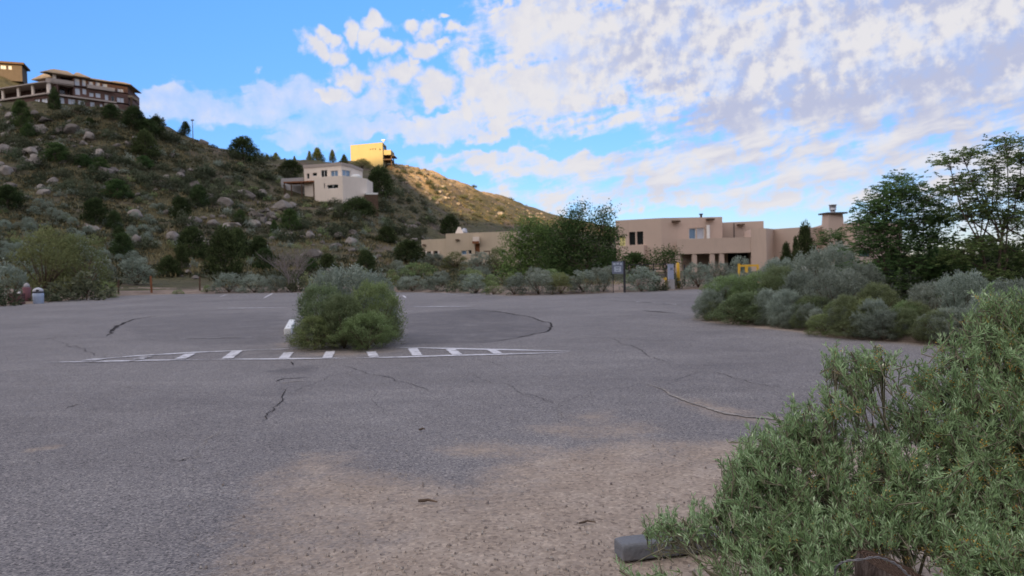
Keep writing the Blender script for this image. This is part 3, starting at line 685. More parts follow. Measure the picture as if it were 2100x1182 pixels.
# --- pale modern house on the hillside
d = 176
A0, A1 = hx(624, 370, d), hx(700, 370, d - 3); A2, A3 = hx(703, 385, d - 5), hx(752, 385, d + 1)
W = House('hillside_house', 'pale pink modern two-storey house alone on the hillside', 'house', hx(690, 370, d + 2), 18)
zu, zm_, zg = zat(672, 339.5, d), zat(672, 367.5, d), zat(672, 404, d)
B2 = hx(720, 370, d)
W.block([A0, A1, B2, B2 + Vector((1, 9)), A0 + Vector((1, 9))], zg - 6, zu, M['stucco_w'], [(0, 629, 356, 634.5, 367.5, M['glass'], M['white']), (0, 640.5, 354.5, 650, 361.5, M['glass'], M['white']), (0, 658, 349, 671, 365, M['glass'], M['white']),
    (0, 678, 350, 693, 364, M['glass_b'], M['white']), (1, 702, 349, 719, 364, M['glass_b'], M['white'])])
W.slab([A0, A1, B2, B2 + Vector((1, 9)), A0 + Vector((1, 9))], zu - .55, zu + .18, M['trim'], 'cornice', .18)
P0 = hx(645, 385, d - 3.6); P1 = hx(703, 385, d - 6)
W.block([P0, P1, A3, A3 + Vector((0, 8)), P0 + Vector((0, 6))], zg - 6, zm_, M['stucco_w'], [(0, 664, 376, 666.5, 387, M['glass'], M['white']), (0, 671, 379, 693.5, 387, M['glass'], M['white'])], name='lower_wall')
for a, b in [(706, 715), (727, 738)]: pass
q = hx(729, 364, d); W.mb().lathe([(1.5, zm_ + .003), (1.4, zm_ + .5), (.8, zm_ + .9), (.05, zm_ + 1.05)], (q.x, q.y)).build('terrace_awning', M['white'], W.root, smooth=True)
q0, q1 = hx(581, 370, d - 1), hx(646, 370, d - 2)
W.slab(back(q0, q1, 4), zat(612, 376, d), zat(612, 373.5, d), M['wood_r'], 'pergola_roof')
for px in (583, 597, 618, 643): q = along(q0, q1, px, 380); W.post(q.x, q.y + .2, zg - 5, zat(px, 376.2, d), .25, M['wood_d'])
q0, q1 = hx(576, 370, d + 4), hx(622, 370, d + 3); W.block(back(q0, q1, .4), zg - 4, zat(600, 366, d + 4), M['grey'], name='garden_wall')
q0, q1 = hx(750, 396, d - 2), hx(775, 396, d - 1); W.slab(back(q0, q1, 5), zat(760, 400.5, d), zat(760, 397, d), M['white'], 'deck'); W.block(back(q0, q1, 4.5), zg - 6, zat(760, 400.7, d), M['wood_d'], name='deck_base')

# --- cream house on the ridge, in the sun
d = 258
A0, A1, A2 = hx(719, 315, d), hx(785, 315, d - 4.5), hx(793, 315, d + 4)
Y = House('ridge_house', 'cream box-shaped house catching the sun on top of the ridge', 'house', hx(755, 315, d + 4), 40)
zy = zat(752, 297.5, d); zyb = zat(752, 345, d)
Y.block([A0, A1, A2, A2 + Vector((-1, 5)), A0 + Vector((0, 9))], zyb - 4, zy, M['stucco_y'], [(0, 758, 305.5, 761, 308, M['glass'], M['stucco_y']), (0, 763, 305, 766, 307.5, M['glass'], M['stucco_y']), (0, 768, 304.7, 771, 307.2, M['glass'], M['stucco_y']), (0, 778, 305, 780.5, 309, M['glass'], M['stucco_y']),
    (1, 786.5, 300, 792, 312, M['glass'], M['wood_d'])])
e = (A2 - A1).normalized(); n = Vector((e.y, -e.x))
for py0, py1, ln, mat in [(311, 321, 2.6, M['stucco_y']), (329, 331.5, 2.6, M['wood_d'])]:
    b0, b1 = A1 + e * 1.2, A2 + e * .5; Y.slab([b0 + n * .003, b0 + n * ln, b1 + n * ln, b1 + n * .003], zat(790, py1, d), zat(790, py0, d), mat, 'balcony')
b0, b1 = A1 + e * 2.5, A2 + e * .6; Y.slab([b0 + n * .003, b0 + n * 3.6, b1 + n * 3.6, b1 + n * .003], zat(790, 322.5, d), zat(790, 321.2, d), M['wood_d'], 'balcony_floor')
for t in (.3, .9): q = A1 + (A2 - A1) * t + n * 2.5; Y.post(q.x, q.y, zyb - 3, zat(790, 322.6, d), .3, M['wood_d'])
q = A1 + Vector((-.5, 1.5)); Y.mb().lathe([(.08, zy + .003), (.10, zy + .5), (.85, zy + 1.0), (.80, zy + 1.1)], (q.x + .6, q.y)).build('dish', M['white'], Y.root, smooth=True)

# --- three-storey brick mansion on the hill
d = 178
C, E, Wt = hx(98, 190, d), hx(262, 190, 191), hx(-90, 190, 190)
B = House('brick_mansion', 'large red brick mansion with terraces and tan hip roofs on the hilltop', 'house', hx(130, 180, d + 8), 42)
z_g, z_1, z_2, z_3 = zat(98, 240, d), zat(98, 192, d), zat(98, 168.5, d), zat(98, 150.5, d)
R1 = lambda px, ins=0: setb(along(C, E, px, 190), along(C, E, px + 1, 190), ins)[0]
R2 = lambda px, ins=0: setb(along(Wt, C, px, 190), along(Wt, C, px + 1, 190), ins)[0]
gw, gd = M['glass_w'], M['glass']; tr = M['trim']
bk = E + Vector((-4, 14)); bl = Wt + Vector((2, 14))
B.block([Wt, C, E, bk, bl], z_g - 5, z_1 - .25, M['brick'], [(0, 70, 203, 81.5, 214, gw, tr), (0, 83.5, 202, 97, 213, gw, tr), (1, 122, 200, 133, 216, gw, tr), (1, 140, 203, 155, 217, gw, tr), (1, 160, 206, 175, 218, gw, tr), (1, 185, 209, 195, 223, gw, tr), (1, 205, 213, 211, 223, gw, tr)])
ov = lambda A_, B_, o: setb(A_, B_, -o)
a0, a1 = ov(Wt, C, .6); c0, c1 = ov(C, E, .6); e_ = R1(238); 
B.slab([a0, a1, c0, setb(R1(237), R1(238), -.6)[0], R1(237, 2), C + Vector((0, 3)), Wt + Vector((0, 3))], z_1 - .245, z_1 + .12, tr, 'terrace_band')
# terrace storey: set back on the left, flush bay and wing on the right
B.block([R2(-60, 3.2), R2(97, 3.2), R1(118, 2.6), R1(150.5, 2.6), R1(151), R1(214), E, bk, bl], z_1 + .125, z_2 - .2, M['brick'], [
    (0, 4, 176, 30, 190, gd, tr), (0, 44, 174, 60, 188, gd, tr), (0, 74, 172, 92, 187, gd, tr), (2, 122, 182, 134, 193, gd, tr), (2, 138, 184, 147, 194, gd, tr),
    (4, 154, 181, 165, 195, gw, tr), (4, 169, 182, 178, 194, gw, tr), (4, 183, 190, 193, 199, gw, tr), (4, 196, 191, 207, 201, gw, tr), (5, 215, 194, 223, 206, gw, tr), (5, 228, 197, 235, 210, gd, tr), (5, 240, 200, 255, 216, gw, tr)], name='terrace_wall')
B.slab([R2(-70, -.9), R2(98, -.9), R1(118, -.5), R1(151, -.3), R1(151, 3), R2(90, 6), R2(-60, 6)], z_2 - .195, z_2 + .06, tr, 'terrace_roof')
for px in (6, 38, 67.5): q = R2(px, .05); B.post(q.x, q.y, z_1 + .12, z_2 - .2, .55, M['stucco_w'])
q = C + Vector((.1, .3)); B.post(q.x, q.y, z_1 + .12, z_2 - .2, .7, M['stucco_w']); q = R1(116, .1); B.post(q.x, q.y, z_1 + .12, z_2 - .2, .6, M['brick'])
# top storey
T0, T1 = R2(54, 4.2), R2(97, 3.6)
B.block([T0, T1, R1(122, 3.2), R1(150.5, 3.2), R1(151), R1(181), R1(225), R1(235), E, bk, bl], z_2 + .065, z_3, M['brick'], [
    (0, 61, 156, 73, 169, gw, tr), (0, 76, 155, 80, 168, gd, tr), (0, 81.5, 154, 89, 167, gw, tr), (1, 101, 155, 110, 165, gd, tr), (2, 126, 160, 133, 174, gd, tr), (2, 136, 161, 147, 175, gd, tr), (4, 153, 155, 164, 176, gw, tr), (4, 168, 157, 177, 177, gw, tr),
    (5, 182, 167, 192, 182, gw, tr), (5, 196, 168, 206, 184, gw, tr), (5, 210, 172, 221, 187, gw, tr), (7, 241, 182, 254, 196, gw, tr)], name='upper_wall')
B.slab([R2(96, -.2), R1(104, -.6), R1(151, -.6), R1(151, 1.5), R2(90, 4)], z_2 + .07, z_2 + .95, M['trim'], 'balcony_parapet')
for px in (113,): q = R1(px, .2); B.post(q.x, q.y, z_2 + .95, z_3, .6, M['stucco_w'])
c0, c1 = setb(R1(178), R1(234), -.7); B.slab([c0, c1, R1(234, .0), R1(178, .0)], z_2 - .15, z_2 + .7, tr, 'long_balcony')
c0, c1 = setb(R1(212), R1(238), -.8); B.slab([c0, c1, R1(238), R1(212)], zat(225, 216, 186), zat(225, 211, 186), tr, 'low_balcony')
B.hip([R2(48, 3), R2(97, 3), R1(120, 8), R2(50, 12)], z_3 + .1, z_3 + 1.7, M['roof'], over=.7, top=.4)
B.hip([R2(92, -.4), C + Vector((.4, -.5)), R1(151, -.4), R1(148, 9), R2(90, 9)], z_3 + .2, z_3 + 1.5, M['roof'], over=.7, top=.45)
B.hip([R1(150, -.5), R1(181, -.5), R1(184, 4), R1(178, 8), R1(152, 8)], z_3 + .25, z_3 + 2.1, M['roof'], over=.8, top=.12)
B.hip([R1(181, -.3), R1(228, -.3), R1(228, 8), R1(181, 8)], z_3 + .1, z_3 + .7, M['roof'], over=.7, top=.6)
B.hip([R1(226, -.4), E + Vector((.5, -.3)), E + Vector((-1, 8)), R1(226, 8)], z_3 + .1, z_3 + 1.0, M['roof'], over=.8, top=.4)
# open arch at the right end
X = lambda px: E + (E - C).normalized() * ((px - 262) / 163 * (E - C).length)
for px in (269.5,): q = X(px); B.post(q.x, q.y, z_g - 4, zat(266, 199, 191), .45, M['wood_d'])
B.slab([X(260.5) , X(272), X(272) + Vector((-.5, 4)), X(260.5) + Vector((-.5, 4))], zat(266, 200, 191), zat(266, 195, 191), M['roof'], 'porch_roof')

# --- house at the very top left
d = 247
A0, A1 = hx(-70, 140, d - 4), hx(45, 140, d + 2)
U = House('hilltop_house', 'partly seen brown house on the highest hill at the left edge', 'house', hx(10, 140, d + 3), 66)
U.block(back(A0, A1, 8), zat(20, 165, d), zat(20, 131, d), M['slab'], [(0, 0, 134, 12, 142, gw, tr), (0, 16, 135, 24, 143, gw, tr)])
U.slab(back(A0 + Vector((0, -.6)), A1 + Vector((.6, -.6)), 9), zat(20, 130.8, d), zat(20, 127, d), M['wood_d'], 'roof', .5)
B.root['label'] = B.root['label']

# ------------------------------------------------------------------ plants
rng = np.random.RandomState(11)
def unit(v): return v / np.maximum(np.linalg.norm(v, axis=-1, keepdims=True), 1e-9)
def leaves(name, P, D, L, W, tint, mat, rs, up=None):
    """one kite-shaped leaf per row: base P, direction D"""
    n = len(P); D = unit(D); r = unit(rs.randn(n, 3)); Sd = unit(np.cross(D, r)); L = np.broadcast_to(L, (n,))[:, None]; W = np.broadcast_to(W, (n,))[:, None]
    mid = P + D * L * .45
    V = np.stack([P, mid + Sd * W * .5, P + D * L, mid - Sd * W * .5], 1).reshape(-1, 3)
    Q = np.arange(4 * n).reshape(n, 4)
    return np_mesh(name, V, Q, [mat], tint=np.repeat(tint, 4))
def twigs(name, segs, mat, n=4):
    """segs: list of (points, r0, r1)"""
    mb = MB()
    for pts, r0, r1 in segs:
        k = len(pts); mb.tube(pts, [r0 + (r1 - r0) * i / (k - 1) for i in range(k)], n, caps=False)
    me = bpy.data.meshes.new(name); me.from_pydata(mb.v, [], mb.f); me.materials.append(mat)
    me.polygons.foreach_set('use_smooth', np.ones(len(me.polygons), dtype=bool)); return me
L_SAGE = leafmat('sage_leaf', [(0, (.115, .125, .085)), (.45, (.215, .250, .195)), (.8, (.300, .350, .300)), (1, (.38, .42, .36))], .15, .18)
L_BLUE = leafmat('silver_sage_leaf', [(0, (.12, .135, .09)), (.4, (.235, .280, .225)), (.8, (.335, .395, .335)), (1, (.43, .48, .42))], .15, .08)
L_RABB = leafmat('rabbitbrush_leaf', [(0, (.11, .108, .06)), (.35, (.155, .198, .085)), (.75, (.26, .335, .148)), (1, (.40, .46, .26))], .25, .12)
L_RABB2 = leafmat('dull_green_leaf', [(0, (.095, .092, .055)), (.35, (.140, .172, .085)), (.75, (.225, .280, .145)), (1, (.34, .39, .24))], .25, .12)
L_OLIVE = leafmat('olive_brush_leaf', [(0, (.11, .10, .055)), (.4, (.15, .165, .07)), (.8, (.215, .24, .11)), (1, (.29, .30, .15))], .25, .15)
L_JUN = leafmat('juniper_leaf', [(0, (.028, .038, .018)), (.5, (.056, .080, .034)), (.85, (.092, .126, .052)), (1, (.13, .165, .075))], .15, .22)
L_SCRUB = leafmat('hill_scrub_leaf', [(0, (.042, .050, .030)), (.5, (.078, .092, .056)), (1, (.14, .16, .105))], .15, .32, .03)
L_ELM = leafmat('elm_leaf', [(0, (.036, .066, .026)), (.5, (.074, .125, .047)), (1, (.14, .20, .075))], .3, .1)
L_WILL = leafmat('willow_leaf', [(0, (.06, .11, .035)), (.5, (.13, .22, .07)), (1, (.21, .32, .11))], .3, .1)
L_LOC = leafmat('locust_leaf', [(0, (.060, .105, .042)), (.5, (.130, .210, .080)), (1, (.23, .32, .13))], .45, .08)
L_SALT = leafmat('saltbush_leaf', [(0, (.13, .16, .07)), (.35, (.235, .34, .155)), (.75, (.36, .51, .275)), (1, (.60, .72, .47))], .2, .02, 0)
L_DRY = leafmat('dry_grass_blade', [(0, (.17, .14, .07)), (.5, (.27, .235, .12)), (1, (.36, .33, .19))], .2, .1)

def sage_pts(rs, nst, nl, leafL, leafW, fan=.28, dome=.55, spread=.035, up=.8, spike=0.0):
    """unit bush, 1 wide and 1 high"""
    P, D, T, segs = [], [], [], []
    lumps = rs.rand(9) * .45 + .72
    for i in range(nst):
        th = rs.rand() * 6.2832; r = math.sqrt(rs.rand()) * .5
        lum = lumps[int(th / 6.2832 * 9) % 9] * .6 + lumps[int(r * 17) % 9] * .4
        hz = (1 - (r / .5) ** 4.2 * .62) * (dome + (1 - dome) * rs.rand()) * lum
        if r > .24 and rs.rand() < .6: hz *= rs.uniform(.12, .85)
        tip = np.array([r * math.cos(th), r * math.sin(th), hz + spike * rs.rand() ** 3])
        base = np.array([tip[0] * fan, tip[1] * fan, 0.0]); ctl = np.array([tip[0] * .8, tip[1] * .8, hz * .45])
        t = rs.uniform(.22, 1.0, nl)[:, None] ** .8
        c = (1 - t) ** 2 * base + 2 * t * (1 - t) * ctl + t * t * tip
        tan = unit(2 * (1 - t) * (ctl - base) + 2 * t * (tip - ctl))
        jit = rs.randn(nl, 3) * spread * (1.15 - .6 * t)
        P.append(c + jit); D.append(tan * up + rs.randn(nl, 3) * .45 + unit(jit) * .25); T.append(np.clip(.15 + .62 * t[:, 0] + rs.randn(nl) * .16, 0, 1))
        segs.append(([base, (base + ctl) / 2 * .98, c[0]], .010, .004))
    P = np.concatenate(P); k = 1 / np.percentile(P[:, 2], 99.0); P[:, 2] *= k; q = .5 / np.percentile(np.abs(P[:, :2]), 98.5); P[:, :2] *= q
    segs = [([np.array(a) * [q, q, k] for a in s_[0]], s_[1], s_[2]) for s_ in segs]
    return P, np.concatenate(D), np.concatenate(T), segs
def jun_pts(rs, ncl, nl, leafL, cone=.5, base=.02):
    P, D, T = [], [], []
    for i in range(ncl):
        z = base + (1 - base) * rs.rand() ** .9
        prof = (1 - z ** (1.6 if cone < .5 else 1.0)) ** (.5 if cone < .5 else .9) * .5 * (1 if z > .14 else .72 + z * 2.0)
        th = rs.rand() * 6.2832; q = prof * math.sqrt(rs.uniform(.12, 1.0))
        c = np.array([q * math.cos(th), q * math.sin(th), z * .93]); rad = rs.uniform(.07, .15)
        v = unit(rs.randn(nl, 3)); pos = c + v * rad * rs.uniform(.5, 1.0, (nl, 1)) * np.array([1, 1, 1.15])
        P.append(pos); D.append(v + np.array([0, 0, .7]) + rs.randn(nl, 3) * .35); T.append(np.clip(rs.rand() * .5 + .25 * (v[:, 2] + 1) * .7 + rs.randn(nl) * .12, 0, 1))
    return np.concatenate(P), np.concatenate(D), np.concatenate(T)
def bush_pts(rs, ncl, nl, rad=(.06, .12), up=.8, plume=0.0, flat=.55):
    """unit rounded bush: clusters of leaves over a lumpy dome, down to the ground"""
    P, D, T = [], [], []; lob = [(rs.rand() * 6.2832, rs.uniform(.05, .95), rs.uniform(-.30, .22)) for _ in range(18)]
    for i in range(ncl):
        z = rs.uniform(.04, 1) ** .85; th = rs.rand() * 6.2832; prof = max(.10, 1 - max(0, z - flat) ** 2 / (1 - flat) ** 2) ** .5 * (.80 + .20 * min(1, z / .25)); g = 1.0
        for a, b, k in lob: g += k * math.exp(-((math.cos(th - a) - 1) ** 2) * 3 - ((z - b) / .22) ** 2)
        q = .5 * prof * g * rs.uniform(.2, 1.0) ** .42; c = np.array([q * math.cos(th), q * math.sin(th), z * (.86 + .14 * g) * (1 - .35 * (q / .5) ** 4)]); r = rs.uniform(*rad)
        v = unit(rs.randn(nl, 3)); P.append(c + v * r * rs.uniform(.25, 1.0, (nl, 1)) * np.array([1, 1, 1.1])); out = np.array([math.cos(th), math.sin(th), 0]) * .35
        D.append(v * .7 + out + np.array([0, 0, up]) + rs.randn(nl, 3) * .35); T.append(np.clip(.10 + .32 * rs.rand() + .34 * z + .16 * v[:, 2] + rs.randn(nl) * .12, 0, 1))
        if plume and z > .6 and rs.rand() < plume:
            n = 16; t = rs.rand(n)[:, None]; ax = unit(np.array([math.cos(th) * .35 * q * 2, math.sin(th) * .35 * q * 2, 1.0])); P.append(c + ax * t * .13 + rs.randn(n, 3) * .008); D.append(np.repeat(ax[None], n, 0) + rs.randn(n, 3) * .45); T.append(np.clip(.7 + rs.randn(n) * .15, 0, 1))
    P = np.concatenate(P); P[:, 2] = np.maximum(P[:, 2], .0); return P, np.concatenate(D), np.concatenate(T)
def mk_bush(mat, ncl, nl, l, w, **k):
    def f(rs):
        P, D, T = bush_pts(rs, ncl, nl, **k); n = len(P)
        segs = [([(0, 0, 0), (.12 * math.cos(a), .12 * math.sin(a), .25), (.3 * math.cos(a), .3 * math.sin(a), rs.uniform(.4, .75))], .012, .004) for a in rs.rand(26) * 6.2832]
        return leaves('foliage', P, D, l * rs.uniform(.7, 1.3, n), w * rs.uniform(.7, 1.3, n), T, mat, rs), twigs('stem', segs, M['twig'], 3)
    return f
LIB = {}
def lib(kind, i, rs_seed, maker):
    LIB.setdefault(kind, []).append(maker(np.random.RandomState(rs_seed)))
def mk_sage(mat, nst, nl, l, w, **k):
    def f(rs):
        P, D, T, segs = sage_pts(rs, nst, nl, l, w, **k); n = len(P)
        return leaves('foliage', P, D, l * rs.uniform(.7, 1.3, n), w * rs.uniform(.7, 1.3, n), T, mat, rs), twigs('stem', segs[::3], M['twig'], 3)
    return f
def mk_jun(mat, ncl, nl, l, w, **k):
    def f(rs):
        P, D, T = jun_pts(rs, ncl, nl, l, **k); n = len(P)
        segs = [([(0, 0, 0), (rs.uniform(-.05, .05), rs.uniform(-.05, .05), .4), (0, 0, .8)], .045, .012)]
        segs += [([(0, 0, .1 + .1 * j), (.15 * math.cos(j * 2.1), .15 * math.sin(j * 2.1), .3 + .1 * j), (.3 * math.cos(j * 2.1), .3 * math.sin(j * 2.1), .42 + .08 * j)], .022, .006) for j in range(5)]
        return leaves('foliage', P, D, l * rs.uniform(.6, 1.3, n), w * rs.uniform(.6, 1.3, n), T, mat, rs), twigs('trunk', segs, M['bark'], 5)
    return f
for i in range(4):
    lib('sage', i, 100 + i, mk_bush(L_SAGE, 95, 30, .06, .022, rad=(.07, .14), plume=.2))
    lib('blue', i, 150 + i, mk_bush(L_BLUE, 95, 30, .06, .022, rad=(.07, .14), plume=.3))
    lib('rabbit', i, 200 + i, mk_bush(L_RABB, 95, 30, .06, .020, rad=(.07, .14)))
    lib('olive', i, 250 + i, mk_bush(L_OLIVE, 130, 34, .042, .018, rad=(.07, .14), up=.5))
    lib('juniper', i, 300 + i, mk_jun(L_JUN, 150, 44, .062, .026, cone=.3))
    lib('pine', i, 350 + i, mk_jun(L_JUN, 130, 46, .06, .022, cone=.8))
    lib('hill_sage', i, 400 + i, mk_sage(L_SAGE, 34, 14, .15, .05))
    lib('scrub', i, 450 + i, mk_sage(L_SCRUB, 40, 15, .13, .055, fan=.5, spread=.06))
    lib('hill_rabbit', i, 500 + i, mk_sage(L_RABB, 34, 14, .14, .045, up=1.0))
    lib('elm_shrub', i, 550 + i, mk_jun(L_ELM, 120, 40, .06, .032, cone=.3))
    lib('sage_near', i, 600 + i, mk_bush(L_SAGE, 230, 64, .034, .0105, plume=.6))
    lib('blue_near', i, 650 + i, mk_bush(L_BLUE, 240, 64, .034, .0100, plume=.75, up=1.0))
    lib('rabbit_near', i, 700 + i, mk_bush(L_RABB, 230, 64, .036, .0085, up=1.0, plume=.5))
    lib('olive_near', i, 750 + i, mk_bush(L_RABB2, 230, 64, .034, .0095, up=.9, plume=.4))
PN = [0]
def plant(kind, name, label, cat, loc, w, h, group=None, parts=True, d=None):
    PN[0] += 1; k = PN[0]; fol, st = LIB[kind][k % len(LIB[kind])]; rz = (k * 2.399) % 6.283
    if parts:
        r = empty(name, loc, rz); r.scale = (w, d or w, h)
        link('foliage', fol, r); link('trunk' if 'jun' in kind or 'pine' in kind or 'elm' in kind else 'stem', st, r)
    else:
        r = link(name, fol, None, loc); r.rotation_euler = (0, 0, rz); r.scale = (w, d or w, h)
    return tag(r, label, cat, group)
def plant_px(kind, name, label, cat, px, py, wpx, hpx, group=None, parts=True, y=None, sink=.03):
    """a plant whose foot is seen at px, py, wpx by hpx photo pixels big"""
    p = hit(px, py) if y is None else None
    if y is not None:
        q = at(px, py, y); p = Vector((q.x, y, min(on(q.x, y), q.z + .4) if y > 46 else on(q.x, y)))
    if p is None: return None
    s = p.y / F; return plant(kind, name, label, cat, (p.x, p.y, p.z - sink * hpx * s), wpx * s, hpx * s * 1.03, group, parts)

J = 'juniper'
# (photo x, foot y, width, height, what tells it apart)
for x, y, w, h, lab in [
    (460, 565, 78, 90, 'largest round dark green juniper at the foot of the slope'),
    (394, 531, 60, 60, 'broad juniper up-slope behind the largest round juniper, on its left'),
    (488, 532, 46, 58, 'juniper half hidden behind the largest round juniper'),
    (374, 556, 28, 50, 'narrow upright juniper touching a low round one beside the trail'),
    (347, 567, 46, 38, 'low round juniper near the trail, in front of a narrow upright one'),
    (544, 556, 46, 42, 'dark compact juniper standing left of the bare grey tree'),
    (531, 529, 42, 40, 'smaller juniper behind the compact one left of the bare grey tree'),
    (252, 531, 48, 48, 'rounded juniper right of the big yellow-green shrub'),
    (235, 470, 32, 34, 'mid green juniper second from the top of a short line down the slope'),
    (245, 490, 26, 22, 'smallest juniper of the short line down the slope'),
    (197, 457, 54, 46, 'dark juniper topping the short line down the slope'),
    (16, 428, 60, 44, 'dark juniper at the left edge of the photo on mid slope'),
    (113, 226, 24, 40, 'pointed dark juniper standing against the brick mansion'),
    (371, 450, 42, 40, 'brownish dark juniper left of the grey boulder pile'),
    (407, 424, 38, 40, 'dark juniper above the boulders on mid slope'),
    (227, 248, 36, 28, 'dark juniper below the right end of the brick mansion'),
    (298, 321, 52, 48, 'large dark juniper alone on the bare scree below the mansion'),
    (333, 287, 20, 24, 'small dark juniper right of the bare scree'),
    (780, 405, 54, 56, 'tall dark juniper right of the white hillside house'),
    (597, 366, 52, 32, 'dark juniper behind the left end of the white hillside house'),
    (734, 442, 70, 34, 'wide dark juniper thicket below the white hillside house'),
    (794, 499, 46, 30, 'dark juniper on the slope left of the olive-tan adobe lodge'),
    (751, 559, 40, 42, 'upright juniper behind the green bush in the parking island'),
    (840, 540, 68, 44, 'dense juniper at the left end of the olive-tan adobe lodge'),
    (924, 484, 42, 40, 'dark juniper showing over the roof of the olive-tan adobe lodge'),
    (672, 558, 40, 34, 'dark juniper right of the bare grey tree'),
    (500, 332, 60, 46, 'dark juniper standing out on the skyline mid-ridge'),
    (400, 283, 34, 26, 'pair-like dark juniper on the skyline below the utility pole'),
    (381, 279, 20, 26, 'pointed juniper on the skyline left of the utility pole'),
    (430, 289, 30, 16, 'low juniper on the skyline right of the utility pole'),
    (275, 262, 44, 38, 'juniper against the right corner of the brick mansion'),
    (306, 279, 44, 26, 'low dark juniper on the skyline just right of the mansion'),
    (184, 257, 18, 14, 'tiny juniper on the scree under the mansion'),
    (320, 262, 26, 20, 'small juniper on the skyline, second right of the mansion')]:
    plant_px(J, 'juniper', lab, 'juniper', x, y, w * 1.08, h * 1.06, 'junipers on the hillside')
for x, y, w, h, lab in [
    (44, 261, 44, 52, 'mid green tree below the left terrace of the brick mansion'),
    (57, 284, 32, 26, 'bright green low shrub under the mid green tree by the mansion'),
    (115, 334, 62, 36, 'wide green shrub among boulders on the upper left slope'),
    (493, 456, 30, 24, 'bright green bush in the middle of the boulder field'),
    (595, 475, 46, 42, 'blue-green shrub above the bare grey tree'),
    (563, 484, 18, 30, 'narrow green shrub left of the blue-green shrub'),
    (638, 557, 34, 26, 'bright green shrub right of the bare grey tree'),
    (296, 347, 40, 24, 'bright green shrub under the lone scree juniper'),
    (240, 408, 62, 36, 'broad green shrub at mid slope left'),
    (171, 342, 40, 24, 'green shrub among boulders, left of a taller one'),
    (205, 356, 40, 30, 'taller green shrub among boulders on the left slope')]:
    plant_px('elm_shrub', 'green_shrub', lab, 'shrub', x, y, w, h, 'green shrubs on the hillside')
# skyline pines by the two hill houses
for x, y, w, h, lab in [(652, 338, 38, 30, 'tallest dark pine behind the white hillside house'), (635, 338, 18, 24, 'narrow pine left of the tallest pine behind the white house'),
    (682, 336, 20, 26, 'dark pine behind the right half of the white house roof'), (706, 334, 22, 18, 'small pine left of the cream house on the ridge'),
    (604, 334, 10, 12, 'tiny pine on the skyline left of the white house'), (566, 333, 24, 16, 'small pine on the skyline at the dip of the ridge'), (584, 333, 10, 9, 'tiniest pine on the skyline at the dip of the ridge'),
    (548, 333, 20, 12, 'low pine on the skyline right of the big skyline juniper')]:
    plant_px('pine', 'pine_tree', lab, 'pine', x, y - 1, w, h, 'pines along the skyline', y=248)
plant_px('olive', 'green_shrub', 'sunlit yellow-green shrub under the cream house', 'shrub', 742, 336, 40, 18, y=245)

# scattered brush and rocks on the slope; the table below gives each stretch of hill its own kind mix
def scatter(n, kind, name, label, cat, group, area, wr, hr, seed, dens=None, avoid=True):
    rs = np.random.RandomState(seed); k = 0; tries = 0
    while k < n and tries < n * 14:
        tries += 1; px = rs.uniform(area[0], area[1]); py = rs.uniform(area[2], area[3])
        if dens and rs.rand() > dens(px, py): continue
        p = hit(px, py, 47)
        if p is None or p.y > 420: continue
        if avoid and any(a <= px <= b and c <= py <= d for a, b, c, d in AVOID): continue
        if any(abs(p.x - a) < 9 and abs(p.y - b) < 9 for a, b in HOUSES): continue
        w = rs.uniform(*wr); h = w * rs.uniform(*hr)
        plant(kind, name, label, cat, (p.x, p.y, p.z - .06 * h), w, h, group, parts=False); k += 1
AVOID = [(0, 272, 120, 226), (588, 778, 330, 404), (866, 1045, 470, 545), (240, 440, 575, 610)]
upper = (0, 560, 225, 420); mid = (250, 900, 340, 520); foot = (0, 860, 430, 592); far = (780, 1130, 338, 500); flat = (800, 1320, 520, 596)
scatter(96, 'scrub', 'scrub_bush', 'dark scrub bush dotted on the upper slope under the brick mansion', 'bush', 'dark scrub on the upper slope', upper, (1.6, 4.4), (.5, .85), 1)
scatter(40, 'hill_sage', 'sagebrush', 'grey-green sagebrush on the upper slope under the brick mansion', 'sagebrush', 'sagebrush on the upper slope', upper, (1.2, 2.6), (.5, .8), 2)
scatter(100, 'scrub', 'scrub_bush', 'dark scrub bush on the slope around the white hillside house', 'bush', 'dark scrub on the middle slope', mid, (1.5, 3.9), (.5, .85), 3)
scatter(36, 'hill_sage', 'sagebrush', 'grey-green sagebrush on the slope around the white hillside house', 'sagebrush', 'sagebrush on the middle slope', mid, (1.0, 2.2), (.5, .8), 4)
scatter(45, 'hill_rabbit', 'rabbitbrush', 'yellow-green bush on the slope below the white hillside house', 'bush', 'yellow-green bushes on the middle slope', mid, (1.0, 2.2), (.5, .8), 5)
scatter(84, 'blue', 'sagebrush', 'silvery sagebrush on the left foot of the hill', 'sagebrush', 'silvery sagebrush on the lower left slope', (0, 330, 420, 590), (1.1, 2.2), (.55, .8), 6)
scatter(46, 'hill_sage', 'sagebrush', 'grey sagebrush at the foot of the hill', 'sagebrush', 'sagebrush at the foot of the hill', foot, (.9, 2.0), (.5, .8), 7)
scatter(45, 'hill_rabbit', 'rabbitbrush', 'yellow-green bush at the foot of the hill', 'bush', 'yellow-green bushes at the foot of the hill', foot, (.8, 1.6), (.5, .8), 8)
scatter(75, 'scrub', 'scrub_bush', 'small dark bush on the far ridge below the cream house', 'bush', 'dark bushes on the far ridge', far, (1.2, 3.2), (.45, .75), 9)
scatter(48, 'sage', 'sagebrush', 'sagebrush on the flat in front of the adobe houses', 'sagebrush', 'sagebrush on the flat before the houses', flat, (1.0, 2.0), (.55, .8), 10)
scatter(24, 'rabbit', 'rabbitbrush', 'yellow-green bush on the flat in front of the adobe houses', 'bush', 'yellow-green bushes on the flat before the houses', flat, (.9, 1.7), (.5, .8), 12)

